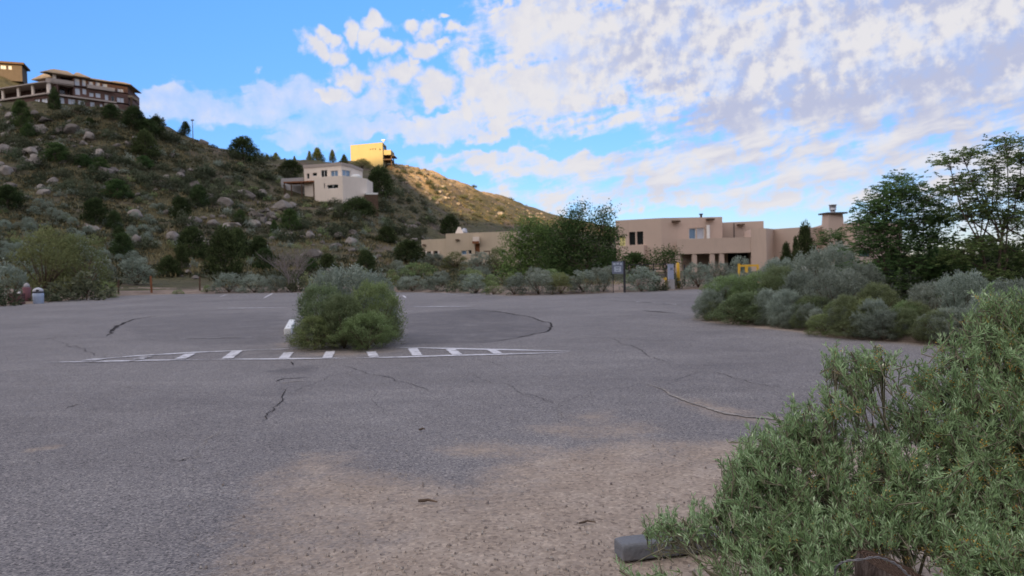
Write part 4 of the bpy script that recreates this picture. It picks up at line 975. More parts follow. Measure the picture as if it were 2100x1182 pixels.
# boulders
def boulder(seed, sub=3):
    import bmesh
    bm = bmesh.new(); bmesh.ops.create_icosphere(bm, subdivisions=sub, radius=.5); r = np.random.RandomState(seed)
    pl = [(unit(r.randn(3)), r.uniform(.26, .42)) for _ in range(9)]
    for v in bm.verts:
        p = np.array(v.co)
        for nrm, dd in pl:
            q = p @ nrm
            if q > dd: p = p - nrm * (q - dd) * .92
        p = p * (1 + .10 * vn(p[0] * 5 + seed, p[1] * 5 + p[2] * 7)); v.co = p
    me = bpy.data.meshes.new('boulder'); bm.to_mesh(me); bm.free(); return me
def rock_mat():
    n = NT('granite'); p = n.objc(); r = n.rnd()
    c = n.ramp(n.noise(p, 3, 7, .7), [(.3, (.20, .175, .155)), (.5, (.32, .285, .26)), (.7, (.43, .395, .37))])
    c = n.mix(n.mr(n.noise(p, 2.1, 6, .7), .55, .68, 0, .6), c, (.17, .165, .12))
    hs = n.n('ShaderNodeHueSaturation'); n.set(hs, 'Value', n.math('ADD', .36, n.math('MULTIPLY', r, .52))); n.set(hs, 'Color', c)
    return n.surf(hs.outputs[0], .92, n.noise(p, 9, 6, .7), .7, .05, 0, .15)
M['rock'] = rock_mat()
BO = [boulder(900 + i) for i in range(7)]
for b in BO: b.materials.append(M['rock'])
BN = [0]
def rock(p, w, h, label, group, name='boulder', cat='boulder'):
    BN[0] += 1; far_ = 'far ridge' in (group or '')
    o = link(name, BO[BN[0] % 7], None, (p.x, p.y, p.z + h * .10)); o.scale = (w, w * .85, h); o.rotation_euler = (.3 * math.sin(BN[0]), .3 * math.cos(BN[0] * 1.7), BN[0] * 1.3)
    return tag(o, label, cat, group)
def rocks(n, area, wr, label, group, seed, cl=()):
    rs = np.random.RandomState(seed); k = 0
    while k < n:
        if cl and rs.rand() < .75:
            c = cl[rs.randint(len(cl))]; px, py = c[0] + rs.randn() * c[2], c[1] + rs.randn() * c[3]
        else: px, py = rs.uniform(area[0], area[1]), rs.uniform(area[2], area[3])
        p = hit(px, py, 47)
        if p is None or p.y > 400 or any(a <= px <= b and c <= py <= d for a, b, c, d in AVOID): n -= .2; continue
        w = wr[0] + (wr[1] - wr[0]) * rs.rand() ** 2; rock(p, w, w * rs.uniform(.5, .85), label, group); k += 1
rocks(110, (0, 420, 228, 420), (.9, 4.0), 'grey boulder on the upper slope below the brick mansion', 'boulders on the upper slope', 21, [(90, 270, 60, 26), (60, 320, 50, 30), (200, 320, 60, 20), (300, 370, 50, 22), (30, 250, 20, 12), (170, 290, 60, 20)])
rocks(120, (260, 860, 380, 520), (.8, 3.6), 'grey boulder in the rock field below the white hillside house', 'boulders on the middle slope', 22, [(500, 410, 50, 14), (430, 430, 40, 16), (540, 430, 30, 14), (490, 462, 40, 7), (660, 478, 45, 9), (570, 445, 40, 12), (700, 500, 60, 16), (850, 480, 40, 12)])
rocks(40, (0, 860, 470, 590), (.5, 1.8), 'grey rock among the brush at the foot of the hill', 'rocks at the foot of the hill', 23, [(400, 555, 50, 12), (180, 470, 20, 6), (640, 520, 40, 10)])
rocks(90, (820, 1110, 345, 450), (.9, 3.4), 'tan rock on the sunlit far ridge below the cream house', 'rocks on the far ridge', 24, [(930, 410, 20, 8), (850, 362, 16, 12), (880, 382, 18, 10), (905, 398, 18, 9), (1085, 440, 18, 6)])
for px, py, w, h, lab in [(463, 424, 4.0, 2.6, 'lichen-yellow boulder in the middle of the rock field'), (498, 405, 6.4, 2.6, 'long flat-topped boulder above the rock field'), (580, 430, 5.2, 3.6, 'largest grey boulder below the white house deck'),
    (537, 455, 3.0, 2.2, 'rounded pale boulder right of the bright green bush'), (397, 462, 3.6, 2.4, 'angular boulder left of the rock pile'), (877, 571, 1.6, 1.0, 'lone pale rock in the sage right of the parking island'), (386, 563, .9, 1.0, 'small blue-grey rock beside the low round juniper'), (1000, 553, 1.3, 1.0, 'pale rock in the brush before the olive-tan lodge')]:
    p = hit(px, py)
    if p: rock(p, w, h, lab, None)

# dry grass over the slope: nobody could count it
def grass():
    rs = np.random.RandomState(31); P, D, T, Ls = [], [], [], []
    px = rs.uniform(-60, 1300, 15000); py = rs.uniform(225, 596, 15000)
    ysr = ROUTE_Y[ROUTE_Y > 46]; k = 0
    for a, b in zip(px, py):
        v = ray(a, b); zs = CAMH + v.z / v.y * ysr; xs = v.x / v.y * ysr
        if k % 1 == 0: t = terrain_fast(xs, ysr)
        q = zs <= t
        if not q.any(): continue
        i = int(np.argmax(q)); y0 = ysr[i]
        if y0 > 400 or any(c <= a <= d and e <= b <= f for c, d, e, f in AVOID): continue
        if fbm(xs[i] / 14, y0 / 14) < -.22: continue
        n = 7; s = rs.uniform(.22, .55) * min(1.0, y0 / 130 + .25)
        base = np.array([xs[i], y0, t[i]]) + np.concatenate([rs.randn(n, 2) * s * .8, np.zeros((n, 1))], 1); P.append(base)
        D.append(np.concatenate([rs.randn(n, 2) * .45, np.ones((n, 1))], 1)); Ls.append(np.full(n, s) * rs.uniform(.6, 1.3, n)); T.append(np.clip(rs.rand() * .8 + rs.randn(n) * .15, 0, 1))
    P = np.concatenate(P); D = np.concatenate(D); Lh = np.concatenate(Ls); T = np.concatenate(T)
    P[:, 2] = terrain(P[:, 0], P[:, 1]) - .05
    me = leaves('dry_grass', P, D, Lh * 1.45, Lh * .30, T, L_DRY, rs)
    tag(link('dry_grass', me), 'dry tufted grass covering the rocky hillside', 'grass', kind='stuff')
def terrain_fast(x, y):
    u = x / y; l = np.log(np.clip(y, 46, 640))
    fu = np.clip((u - UG[0]) / (UG[1] - UG[0]), 0, len(UG) - 1.001); fl = np.clip((l - LG[0]) / (LG[1] - LG[0]), 0, len(LG) - 1.001)
    iu = fu.astype(int); il = fl.astype(int); fu = fu - iu; fl = fl - il
    return (ZT[iu, il] * (1 - fu) + ZT[iu + 1, il] * fu) * (1 - fl) + (ZT[iu, il + 1] * (1 - fu) + ZT[iu + 1, il + 1] * fu) * fl
grass()
def hit_fast(px, py, ymin=47):
    v = ray(px, py); ysr = ROUTE_Y[ROUTE_Y > ymin]; zs = CAMH + v.z / v.y * ysr; xs = v.x / v.y * ysr; q = zs <= terrain_fast(xs, ysr)
    if not q.any(): return None
    i = int(np.argmax(q)); return Vector((xs[i], ysr[i], 0))
def brush():
    """low brush that reads as one mass over the hillside"""
    rs = np.random.RandomState(61); P, D, T, Ls, G, C_ = [], [], [], [], [], []; k = 0
    while k < 6600:
        px, py = rs.uniform(-40, 1180), rs.uniform(232, 596); p = hit_fast(px, py)
        if p is None or p.y > 430 or any(c <= px <= d and e <= py <= f for c, d, e, f in AVOID) or any(abs(p.x - a) < 8 and abs(p.y - b) < 8 for a, b in HOUSES): continue
        if fbm(p.x / 19 + 3, p.y / 19) < -.26 + .1 * rs.randn(): continue
        k += 1; w = (.7 + 2.1 * rs.rand() ** 2) * (.55 + .45 * min(1, p.y / 190)); n = 36; th = rs.rand(n) * 6.2832; r = np.sqrt(rs.rand(n)); z = (1 - r ** 2) ** .5 * rs.uniform(.2, 1, n) * rs.uniform(.45, .75)
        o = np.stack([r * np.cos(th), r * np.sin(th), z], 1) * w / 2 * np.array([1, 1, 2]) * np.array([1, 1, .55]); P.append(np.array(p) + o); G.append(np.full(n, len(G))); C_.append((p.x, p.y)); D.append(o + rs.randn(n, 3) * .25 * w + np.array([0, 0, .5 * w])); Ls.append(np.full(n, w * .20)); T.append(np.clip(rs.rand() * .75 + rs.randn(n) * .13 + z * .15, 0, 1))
    P, D, Lh, T, G = map(np.concatenate, (P, D, Ls, T, G)); C_ = np.array(C_); P[:, 2] += terrain(C_[:, 0], C_[:, 1])[G] - .08
    m = leafmat('low_brush_leaf', [(0, (.036, .038, .022)), (.4, (.070, .075, .044)), (.7, (.125, .14, .095)), (1, (.21, .235, .19))], .15, 0, 0)
    tag(link('brush', leaves('brush', P, D, Lh, Lh * .42, T, m, rs)), 'low scrubby brush covering the rocky hillside', 'brush', kind='stuff')
brush()

# ------------------------------------------------------------------ marks lying on the lot (children of the lot)
lot_rs = np.random.RandomState(5)
def ribbon(name, pix, w, mat, z=.010, jag=.0, sub=8, taper=True, wear=None):
    """a thin sheet along a line of photo pixels on the ground; w = width in metres (one value or one per point)"""
    P = [gr(a, b) for a, b in pix]; ws = w if isinstance(w, (list, tuple)) else [w] * len(P); L, Rr = [], []; pts, wd = [], []
    for i in range(len(P) - 1):
        k = max(2, int(sub * max(1, (P[i + 1] - P[i]).length)))
        for j in range(k): t = j / k; pts.append(P[i].lerp(P[i + 1], t)); wd.append(ws[i] + (ws[i + 1] - ws[i]) * t)
    pts.append(P[-1]); wd.append(ws[-1]); n = len(pts)
    V = []
    for i, p in enumerate(pts):
        d = (pts[min(i + 1, n - 1)] - pts[max(i - 1, 0)]).normalized(); s = Vector((-d.y, d.x, 0)); off = jag * (fbm(i * .23 + pix[0][0], 3.1, 4) * 2.6 + vn(i * 1.3, pix[0][1]) * .5) if jag else 0
        ww = wd[i] * (1 + (.9 * vn(i * .6, 9.2) if jag else 0)); ww *= (min(1, (i + .3) / 4, (n - i - .7) / 4) if taper else 1)
        p = p + s * off
        for q in (p + s * ww / 2, p, p - s * ww / 2): V.append((q.x, q.y, z + lot_z(q.x, q.y)))
    F_ = [(3 * i + k, 3 * i + k + 1, 3 * i + k + 4, 3 * i + k + 3) for i in range(n - 1) for k in (0, 1)]
    me = np_mesh(name, np.array(V), np.array(F_), [mat], extra={'wear': np.full(len(V), 0.0 if wear is None else wear), 'edge': np.tile([0.0, 1.0, 0.0], n)})
    return link(name, me, lot)
def patch(name, pix, mat, z=.007):
    P = [gr(a, b) for a, b in pix]; n = len(P); V = []
    for i in range(n):
        for j in range(5):
            q = P[i].lerp(P[(i + 1) % n], j / 5); V.append((q.x + fbm(i * 3 + j * .7, 1.3) * .05, q.y + fbm(i * 3 + j * .7, 7.7) * .08, z + .002))
    me = bpy.data.meshes.new(name); me.from_pydata(V, [], [tuple(range(len(V)))]); me.materials.append(mat); return link(name, me, lot)
near = [(90, 744.5), (180, 743), (300, 740.5), (434, 738), (560, 737.5), (714, 736), (820, 734), (937, 730), (1060, 727), (1166, 724)]
farl = [(183, 739), (280, 731), (394, 724), (549, 717.5), (594, 716.5)]
farr = [(811, 713.5), (900, 715.5), (960, 717), (1060, 719), (1172, 721.5)]
for nm, a, w in [('a', near, .11)]: pass
ribbon('white_marking', near[:4], .22, M['paint'], wear=.14, sub=3); ribbon('white_marking', near[3:6], .25, M['paint'], wear=-.1, sub=3); ribbon('white_marking', near[5:], .20, M['paint'], wear=.08, sub=3)
ribbon('white_marking', farl[:4], .22, M['paint'], wear=.08, sub=3); ribbon('white_marking', farl[3:], .26, M['paint'], wear=.0, sub=3); ribbon('white_marking', farr, .22, M['paint'], wear=-.08, sub=3)
for x0, y0, x1, y1, w, wr in [(178, 741.5, 205, 737, .35, .30), (282, 739, 300, 733, .26, .16), (370, 737.5, 390, 727, .24, .05), (466, 736.5, 486, 721, .24, 0), (582, 736.5, 592, 724, .22, .04), (671, 736, 678, 722, .21, .0), (767, 734, 761, 723, .21, .02), (856, 731, 846, 716, .22, 0), (938, 729, 924, 718, .22, .04), (1022, 727, 1008, 719, .2, .06)]:
    ribbon('white_marking', [(x0, y0), (x1, y1)], w, M['paint'], z=.0145, taper=False, wear=wr, sub=3)
ribbon('white_marking', [(446, 633), (594, 631)], .42, M['paint'], wear=.16, sub=3); ribbon('white_marking', [(830, 629.5), (975, 629)], .42, M['paint'], wear=.16, sub=3)
ribbon('white_marking', [(451, 609), (467, 604)], .12, M['paint'], wear=.1, sub=3); ribbon('white_marking', [(541, 612), (560, 601.5)], .12, M['paint'], wear=.0, sub=3); ribbon('white_marking', [(900, 600.5), (940, 606)], .12, M['paint'], wear=.2, sub=3)
ribbon('white_marking', [(826, 606), (833, 612)], .14, M['paint'], wear=.0, sub=3)
# faded paint of older stalls
for pix, w in [([(1770, 722), (1860, 732)], .1),
               ([(360, 696), (520, 692)], .22), ([(1230, 615), (1330, 621), (1420, 628)], .18), ([(1060, 612), (1110, 616)], .3)]:
    ribbon('faded_marking', pix, w, M['paint'], z=.0085, wear=.36, sub=4)
for pix, w in [([(222, 690), (234, 677), (246, 666), (269, 657), (320, 648.6), (400, 643)], [.05, .16, .14, .10, .07, .03]), ([(960, 634), (1023, 640), (1086, 651), (1126, 663), (1137, 671), (1120, 680), (1074, 692), (1017, 700), (960, 706)], [.04, .10, .06, .07, .09, .08, .05, .04, .03]),
               ([(1311, 637), (1345, 640), (1392, 644)], [.05, .20, .06]), ([(590, 797), (573, 823), (550, 847), (533, 870)], [.03, .022, .018, .012]), ([(560, 784), (572, 779), (600, 777), (640, 776)], [.03, .06, .04, .02]),
               ([(1270, 731), (1320, 741), (1400, 750), (1500, 752)], .010), ([(980, 735), (1010, 744), (1040, 760)], .010), ([(355, 948), (372, 943), (392, 941)], [.02, .035, .01]), ([(130, 838), (170, 828)], .03),
               ([(600, 742), (603, 750)], .05), ([(240, 790), (300, 800), (380, 806), (470, 804)], .010), ([(700, 760), (760, 800), (790, 850)], .005)]:
    ribbon('crack', pix, w, M['tar'], z=.0065, jag=.05)
for pix, w in [([(457, 882), (427, 897), (417, 923), (393, 940), (360, 947)], [.010, .016, .013, .016, .016]), ([(380, 952), (407, 962), (447, 972), (500, 985)], .010), ([(1318, 786), (1400, 820), (1480, 848), (1560, 857), (1650, 863)], [.04, .07, .12, .18, .16]), ([(574, 789), (600, 783), (640, 781)], [.04, .08, .04])]:
    ribbon('sand_seam', pix, w, M['sandcrack'], z=.0085, jag=.05)

# hairline cracks that wander and fork
def hairline(a, b, w, depth, rs):
    pts = [a]; n = 6
    for k in range(1, n + 1): pts.append((a[0] + (b[0] - a[0]) * k / n + rs.randn() * abs(b[0] - a[0] + 30) * .03, a[1] + (b[1] - a[1]) * k / n + rs.randn() * (abs(b[1] - a[1]) + 12) * .05))
    ribbon('crack', pts, w, M['tar'], z=.0065, jag=.035, sub=10)
    if depth:
        k = rs.randint(1, n - 1); hairline(pts[k], (pts[k][0] + rs.uniform(-140, 160), pts[k][1] + rs.uniform(12, 60)), w * .7, depth - 1, rs)
_r = np.random.RandomState(4)
for a, b, w in [((950, 760), (1130, 830), .007), ((1130, 830), (1330, 785), .007), ((1180, 690), (1420, 700), .02), ((700, 655 + 95), (870, 800), .012), ((20, 700), (170, 690), .02), ((1420, 760), (1600, 800), .013)]: hairline(a, b, w, 1, _r)

# ------------------------------------------------------------------ bare grey tree
def bare_tree(p, h, w, label):
    rs = np.random.RandomState(77); r = empty('bare_tree', p); segs = []
    def grow(a, d, l, rad, lv):
        b = a + d * l; m = (a + b) / 2 + Vector(rs.randn(3) * l * .06); segs.append(([a, m, b], rad, rad * .6))
        if lv == 0: return
        for _ in range(3 if lv > 1 else 4):
            nd = (d + Vector((rs.randn() * .55 * w / h * 1.6, rs.randn() * .5, .25 + .3 * rs.rand()))).normalized(); grow(a.lerp(b, rs.uniform(.45, 1)), nd, l * rs.uniform(.55, .85), rad * .55, lv - 1)
    for k in range(5): grow(Vector((rs.randn() * .1, rs.randn() * .1, 0)), Vector((rs.randn() * .3, rs.randn() * .25, 1)).normalized(), h * .36, .05, 4)
    link('branches', twigs('branches', segs, M['greytwig'], 3), r); tag(r, label, 'tree')
p = hit(596, 600); bare_tree(p, 118 * p.y / F, 90 * p.y / F, 'leafless grey tree between the junipers and the parking island')

# ------------------------------------------------------------------ brush along the edge of the lot
def row(lst, group):
    for kind, name, cat, px, py, w, h, lab, y in lst: plant_px(kind, name, lab, cat, px, py, w, h, group, True, y)
sg = 'sagebrush'
row([('blue', sg, sg, 470, 601, 74, 36, 'leftmost of three silvery sagebrush touching at the far lot edge', None), ('blue', sg, sg, 522, 602, 66, 34, 'middle of three silvery sagebrush touching at the far lot edge', None),
     ('sage', sg, sg, 566, 601, 50, 32, 'sagebrush at the foot of the bare grey tree', None), ('scrub', 'scrub_bush', 'bush', 608, 600, 46, 34, 'dull brown bush under the bare grey tree', None),
     ('rabbit', 'rabbitbrush', 'bush', 366, 606, 26, 10, 'small low green clump on the trail mouth', None), ('rabbit', 'rabbitbrush', 'bush', 424, 602, 20, 14, 'small green clump beside the right-hand trail post', None),
     ('sage', sg, sg, 845, 598, 60, 28, 'sagebrush just right of the parking island bush', None), ('sage', sg, sg, 895, 597, 62, 28, 'grey sagebrush second right of the parking island bush', None), ('rabbit', 'rabbitbrush', 'bush', 858, 572, 84, 30, 'wide olive-green bush behind the sage right of the island', None),
     ('scrub', 'scrub_bush', 'bush', 936, 600, 40, 22, 'brownish bush between sage at the far lot edge', None), ('blue', sg, sg, 975, 604, 62, 38, 'silvery sagebrush at the bend of the far lot edge', None), ('rabbit', 'rabbitbrush', 'bush', 1012, 606, 42, 26, 'low green bush at the bend of the far lot edge', None),
     ('sage', sg, sg, 1055, 605, 66, 36, 'pale sagebrush under the light green leafy tree', None), ('sage', sg, sg, 1105, 604, 70, 40, 'pale sagebrush in front of the two leafy trees', None), ('olive', 'rabbitbrush', 'bush', 1150, 602, 60, 36, 'yellowish bush under the dark leafy tree', None),
     ('sage', sg, sg, 1196, 600, 72, 42, 'sagebrush left of the slate-blue sign', None), ('sage', sg, sg, 1238, 599, 46, 38, 'small sagebrush touching the slate-blue sign posts', None), ('blue', sg, sg, 1315, 601, 78, 48, 'round silvery sagebrush right of the slate-blue sign', None),
     ('scrub', 'scrub_bush', 'bush', 1352, 599, 40, 34, 'brown twiggy bush left of the blue-grey cabinet', None), ('scrub', 'scrub_bush', 'bush', 1385, 592, 34, 26, 'dark low bush at the yellow bollard', None),
     ('blue', sg, sg, 1432, 589, 66, 46, 'silvery sagebrush right of the yellow bollard', None), ('sage', sg, sg, 1475, 587, 66, 46, 'sagebrush in front of the carport posts', None), ('blue', sg, sg, 1516, 584, 54, 52, 'taller sagebrush left of the yellow gate', None)], 'brush along the far edge of the lot')
row([('sage', sg, sg, 890, 548, 60, 26, 'grey sagebrush under the left windows of the olive-tan lodge', None), ('olive', 'rabbitbrush', 'bush', 935, 552, 60, 34, 'yellow-green bush before the step of the olive-tan lodge wall', None), ('blue', sg, sg, 985, 556, 70, 36, 'silvery sagebrush below the brown door of the lodge', None), ('olive', 'rabbitbrush', 'bush', 1025, 556, 60, 44, 'yellow-green bush at the right end of the olive-tan lodge', None)], 'brush in front of the adobe lodge')
row([('blue', sg, sg, 22, 609, 70, 66, 'silvery sagebrush behind the red bin at the left edge', 44.5), ('olive', 'olive_bush', 'bush', 92, 607, 136, 136, 'left half of the big yellow-green shrub behind the bins', 50), ('olive', 'olive_bush', 'bush', 176, 606, 116, 122, 'right half of the big yellow-green shrub beside the trail post', 52),
     ('olive', 'olive_bush', 'bush', 130, 600, 100, 112, 'yellow-green shrub filling the middle of the big shrub mass', 54), ('scrub', 'scrub_bush', 'bush', 170, 610, 110, 56, 'dark underbrush at the foot of the big yellow-green shrub', 46), ('rabbit', 'rabbitbrush', 'bush', 222, 607, 40, 34, 'small green bush left of the trail posts', 49),
     ('scrub', 'scrub_bush', 'bush', 4, 624, 60, 44, 'dark bush left of the red wooden box', 39.5), ('scrub', 'scrub_bush', 'bush', 95, 617, 60, 30, 'dark low bush right of the pale blue can', 44), ('sage', sg, sg, 280, 585, 90, 52, 'wide grey sagebrush behind the trail mouth', None), ('sage', sg, sg, 210, 582, 70, 48, 'grey sagebrush behind the big yellow-green shrub', None)], 'brush along the left edge of the lot')

# parking island: silvery sage behind, green rabbitbrush in front
def isl(kind, name, lab, px, py, w, h, y=None):
    q = gr(px, py) if y is None else Vector((at(px, py, y).x, y, 0)); s = q.y / F
    plant(kind, name, lab, 'bush', (q.x, q.y, 0), w * s, h * s, 'bushes on the parking island')
isl('blue_near', 'sagebrush', 'tall silvery sagebrush at the back of the parking island', 716, 696, 206, 140)
isl('blue_near', 'sagebrush', 'silvery sagebrush at the back left of the parking island', 676, 698, 120, 126)
isl('blue_near', 'sagebrush', 'silvery sagebrush at the back right of the parking island', 768, 697, 112, 130)
isl('olive_near', 'rabbitbrush', 'green bush at the front left of the parking island', 662, 712, 132, 118)
isl('rabbit_near', 'rabbitbrush', 'bright green bush at the right of the parking island', 772, 708, 132, 122)
isl('olive_near', 'rabbitbrush', 'dark green bush in the front middle of the parking island', 706, 715, 124, 106)
isl('rabbit_near', 'rabbitbrush', 'low green bush at the front right foot of the parking island', 752, 718, 130, 74)
isl('rabbit_near', 'rabbitbrush', 'low green bush at the front left foot of the parking island', 646, 718, 96, 66)
def wheel_stop(name, label, a, b, w, h, mat, z=0.0):
    d = (b - a).normalized(); s = Vector((-d.y, d.x, 0)); L = (b - a).length; mb = MB(a)
    prof = [(-w / 2, z), (w / 2, z), (w / 2, z + h * .80), (w * .42, z + h), (-w * .42, z + h), (-w / 2, z + h * .80)]
    n = len(prof); st = [0, .04, L - .04, L]; vs = []
    for k, t in enumerate(st):
        f = .95 if k in (0, 3) else 1
        for q, zz in prof: vs.append(a + d * t + s * q * f + Vector((0, 0, zz * f)))
    fs = [tuple(range(n - 1, -1, -1)), tuple(range(3 * n, 4 * n))] + [(k * n + i, k * n + (i + 1) % n, (k + 1) * n + (i + 1) % n, (k + 1) * n + i) for k in range(3) for i in range(n)]
    r = empty(name, a); o = mb.add(vs, fs).build('body', mat, r)
    b2 = o.modifiers.new('b', 'BEVEL'); b2.width = .012; b2.segments = 2
    for t in (.18 * L, .82 * L): MB(a).tube([a + d * t + Vector((0, 0, z + h - .01)), a + d * t + Vector((0, 0, z + h + .008))], .016, 8).build('steel_pin', M['dkmetal'], r)
    return tag(r, label, 'wheel stop')
wheel_stop('wheel_stop', 'white painted wheel stop beside the parking island bush', Vector((gr(590, 687).x, gr(590, 687).y, 0)), Vector((gr(595, 668).x, gr(595, 668).y + .2, 0)), .17, .16, M['white'])
a = gr(1268, 1148); b = gr(1500, 1122); wheel_stop('wheel_stop', 'grey concrete wheel stop half under the foreground saltbush', Vector((a.x, a.y, 0)), Vector((b.x + .30, b.y + .07, 0)), .14, .088, M['conc'], .012)

# brush on the right-hand bank
row([('rabbit_near', 'rabbitbrush', 'bush', 1497, 661, 129, 76, 'bright green bush at the left tip of the right-hand bank', 19.7), ('rabbit_near', 'rabbitbrush', 'bush', 1560, 666, 134, 84, 'green bush second from the tip of the right-hand bank', 19.3), ('sage_near', sg, sg, 1545, 646, 134, 66, 'grey-green sagebrush behind the bank-tip bushes', 23.5),
     ('olive_near', 'rabbitbrush', 'bush', 1600, 670, 100, 96, 'reddish olive bush in the middle of the bank row', 18.7), ('blue_near', sg, sg, 1690, 656, 179, 118, 'largest silvery sagebrush on the right-hand bank', 19.6), ('blue_near', sg, sg, 1722, 622, 90, 108, 'upright silvery sagebrush showing above the largest one', 23.5),
     ('sage_near', sg, sg, 1640, 678, 107, 90, 'sagebrush at the bank edge left of the largest silvery one', 17.9), ('sage_near', sg, sg, 1720, 684, 145, 100, 'sagebrush at the bank edge under the locust trees', 16.7), ('olive_near', 'rabbitbrush', 'bush', 1668, 688, 89, 58, 'low yellow-green bush at the bank edge', 16.5),
     ('olive_near', 'rabbitbrush', 'bush', 1800, 696, 123, 80, 'dull olive bush in shade under the locust trees', 15.7), ('rabbit_near', 'rabbitbrush', 'bush', 1862, 699, 89, 56, 'bright yellow-green low bush on the bank near the saltbush', 14.5), ('sage_near', sg, sg, 1906, 698, 96, 78, 'sagebrush on the bank behind the bright low bush', 15.3),
     ('blue_near', sg, sg, 1975, 696, 145, 118, 'silvery sagebrush on the bank behind the saltbush', 13.7), ('sage_near', sg, sg, 2070, 698, 134, 100, 'sagebrush on the bank at the right edge of the photo', 13.3), ('sage', sg, sg, 1592, 585, 80, 44, 'sagebrush behind the yellow gate', 33), ('olive', 'rabbitbrush', 'bush', 1615, 592, 80, 58, 'yellowish bush before the upright junipers', 30), ('sage', sg, sg, 1655, 598, 80, 56, 'grey bush in front of the upright junipers', 28),
     ('olive_near', 'rabbitbrush', 'bush', 1530, 674, 145, 60, 'low green skirt of brush at the very edge of the bank tip', 18.1), ('sage_near', sg, sg, 1770, 678, 123, 96, 'sagebrush between the largest silvery one and the locust trunks', 17.7), ('sage_near', sg, sg, 1840, 674, 123, 84, 'grey sagebrush in the shade left of the locust trunks', 18.6), ('rabbit_near', 'rabbitbrush', 'bush', 1690, 688, 90, 40, 'first low green clump creeping onto the dirt edge of the bank', None), ('olive_near', 'rabbitbrush', 'bush', 1750, 692, 80, 36, 'second low clump on the dirt edge, left of the bright low bush', None), ('sage_near', sg, sg, 1812, 700, 90, 54, 'low grey sagebrush on the dirt edge beside the bright low bush', None), ('olive_near', 'rabbitbrush', 'bush', 1930, 704, 110, 60, 'low olive clump on the dirt edge right of the bright low bush', None), ('sage_near', sg, sg, 1622, 676, 70, 36, 'small grey clump at the dirt edge near the bank tip', None), ('blue_near', sg, sg, 2030, 704, 110, 90, 'silvery sagebrush at the dirt edge behind the saltbush top', None),
     ('elm_shrub', 'leafy_shrub', 'shrub', 1830, 640, 130, 100, 'mid green leafy shrub filling the space under the left-hand locust', 21), ('elm_shrub', 'leafy_shrub', 'shrub', 1940, 645, 150, 120, 'mid green leafy shrub between the two locust trunks', 20.5), ('elm_shrub', 'leafy_shrub', 'shrub', 2060, 650, 150, 120, 'mid green leafy shrub under the right-hand locust', 19.5),
     ('scrub', 'scrub_bush', 'bush', 1880, 678, 145, 110, 'dark twiggy undergrowth beneath the left-hand locust', 19.6), ('scrub', 'scrub_bush', 'bush', 2010, 674, 168, 130, 'dark twiggy undergrowth beneath the right-hand locust', 18.6), ('blue_near', sg, sg, 1600, 622, 110, 84, 'silvery sagebrush behind the reddish olive bush', 25), ('sage_near', sg, sg, 2150, 706, 168, 110, 'sagebrush just past the right edge of the photo', 12.7), ('rabbit', 'rabbitbrush', 'bush', 1780, 585, 130, 70, 'dark green bush behind the locust trunks', 26), ('olive', 'rabbitbrush', 'bush', 1900, 590, 150, 80, 'olive bush deep behind the locust trunks', 25), ('scrub', 'scrub_bush', 'bush', 2030, 600, 150, 100, 'twiggy dark bush behind the right-hand locust', 24)], 'brush on the right-hand bank')
_r = np.random.RandomState(12)
for k in range(46):                                               # smaller clumps that knit the bank brush together
    px = _r.uniform(1450, 2090); ed = np.interp(px, [1440, 1600, 1720, 1900, 2100], [656, 672, 688, 702, 712]); py = ed + 2 - 26 * _r.rand() ** 1.5; sz = _r.uniform(34, 74)
    plant_px(['sage_near', 'blue_near', 'rabbit_near', 'olive_near', 'sage_near'][k % 5], 'brush_clump', 'small brush clump wedged between larger bushes on the right-hand bank', 'bush', px, py, sz * 1.2, sz, 'small clumps on the right-hand bank', False)
row([('pine', 'juniper', 'juniper', 1652, 556, 70, 104, 'tall pointed juniper in front of the right-hand house wall', 60), ('pine', 'juniper', 'juniper', 1612, 552, 44, 66, 'shorter pointed juniper left of the tall one by the house', 62), ('pine', 'juniper', 'juniper', 1632, 552, 30, 78, 'slim juniper between the two pointed ones by the house', 63)], None)
row([('elm_shrub', 'leafy_shrub', 'shrub', 1300, 575, 90, 50, 'dark shrub below the paired windows of the two-storey house', 66), ('elm_shrub', 'leafy_shrub', 'shrub', 1245, 580, 70, 40, 'dark shrub behind the slate-blue sign', 70), ('juniper', 'juniper', 'juniper', 1270, 470, 60, 38, 'dark treetop above the left end of the two-storey house', 112), ('juniper', 'juniper', 'juniper', 1328, 462, 34, 24, 'dark treetop above the middle of the two-storey roof', 112)], None)

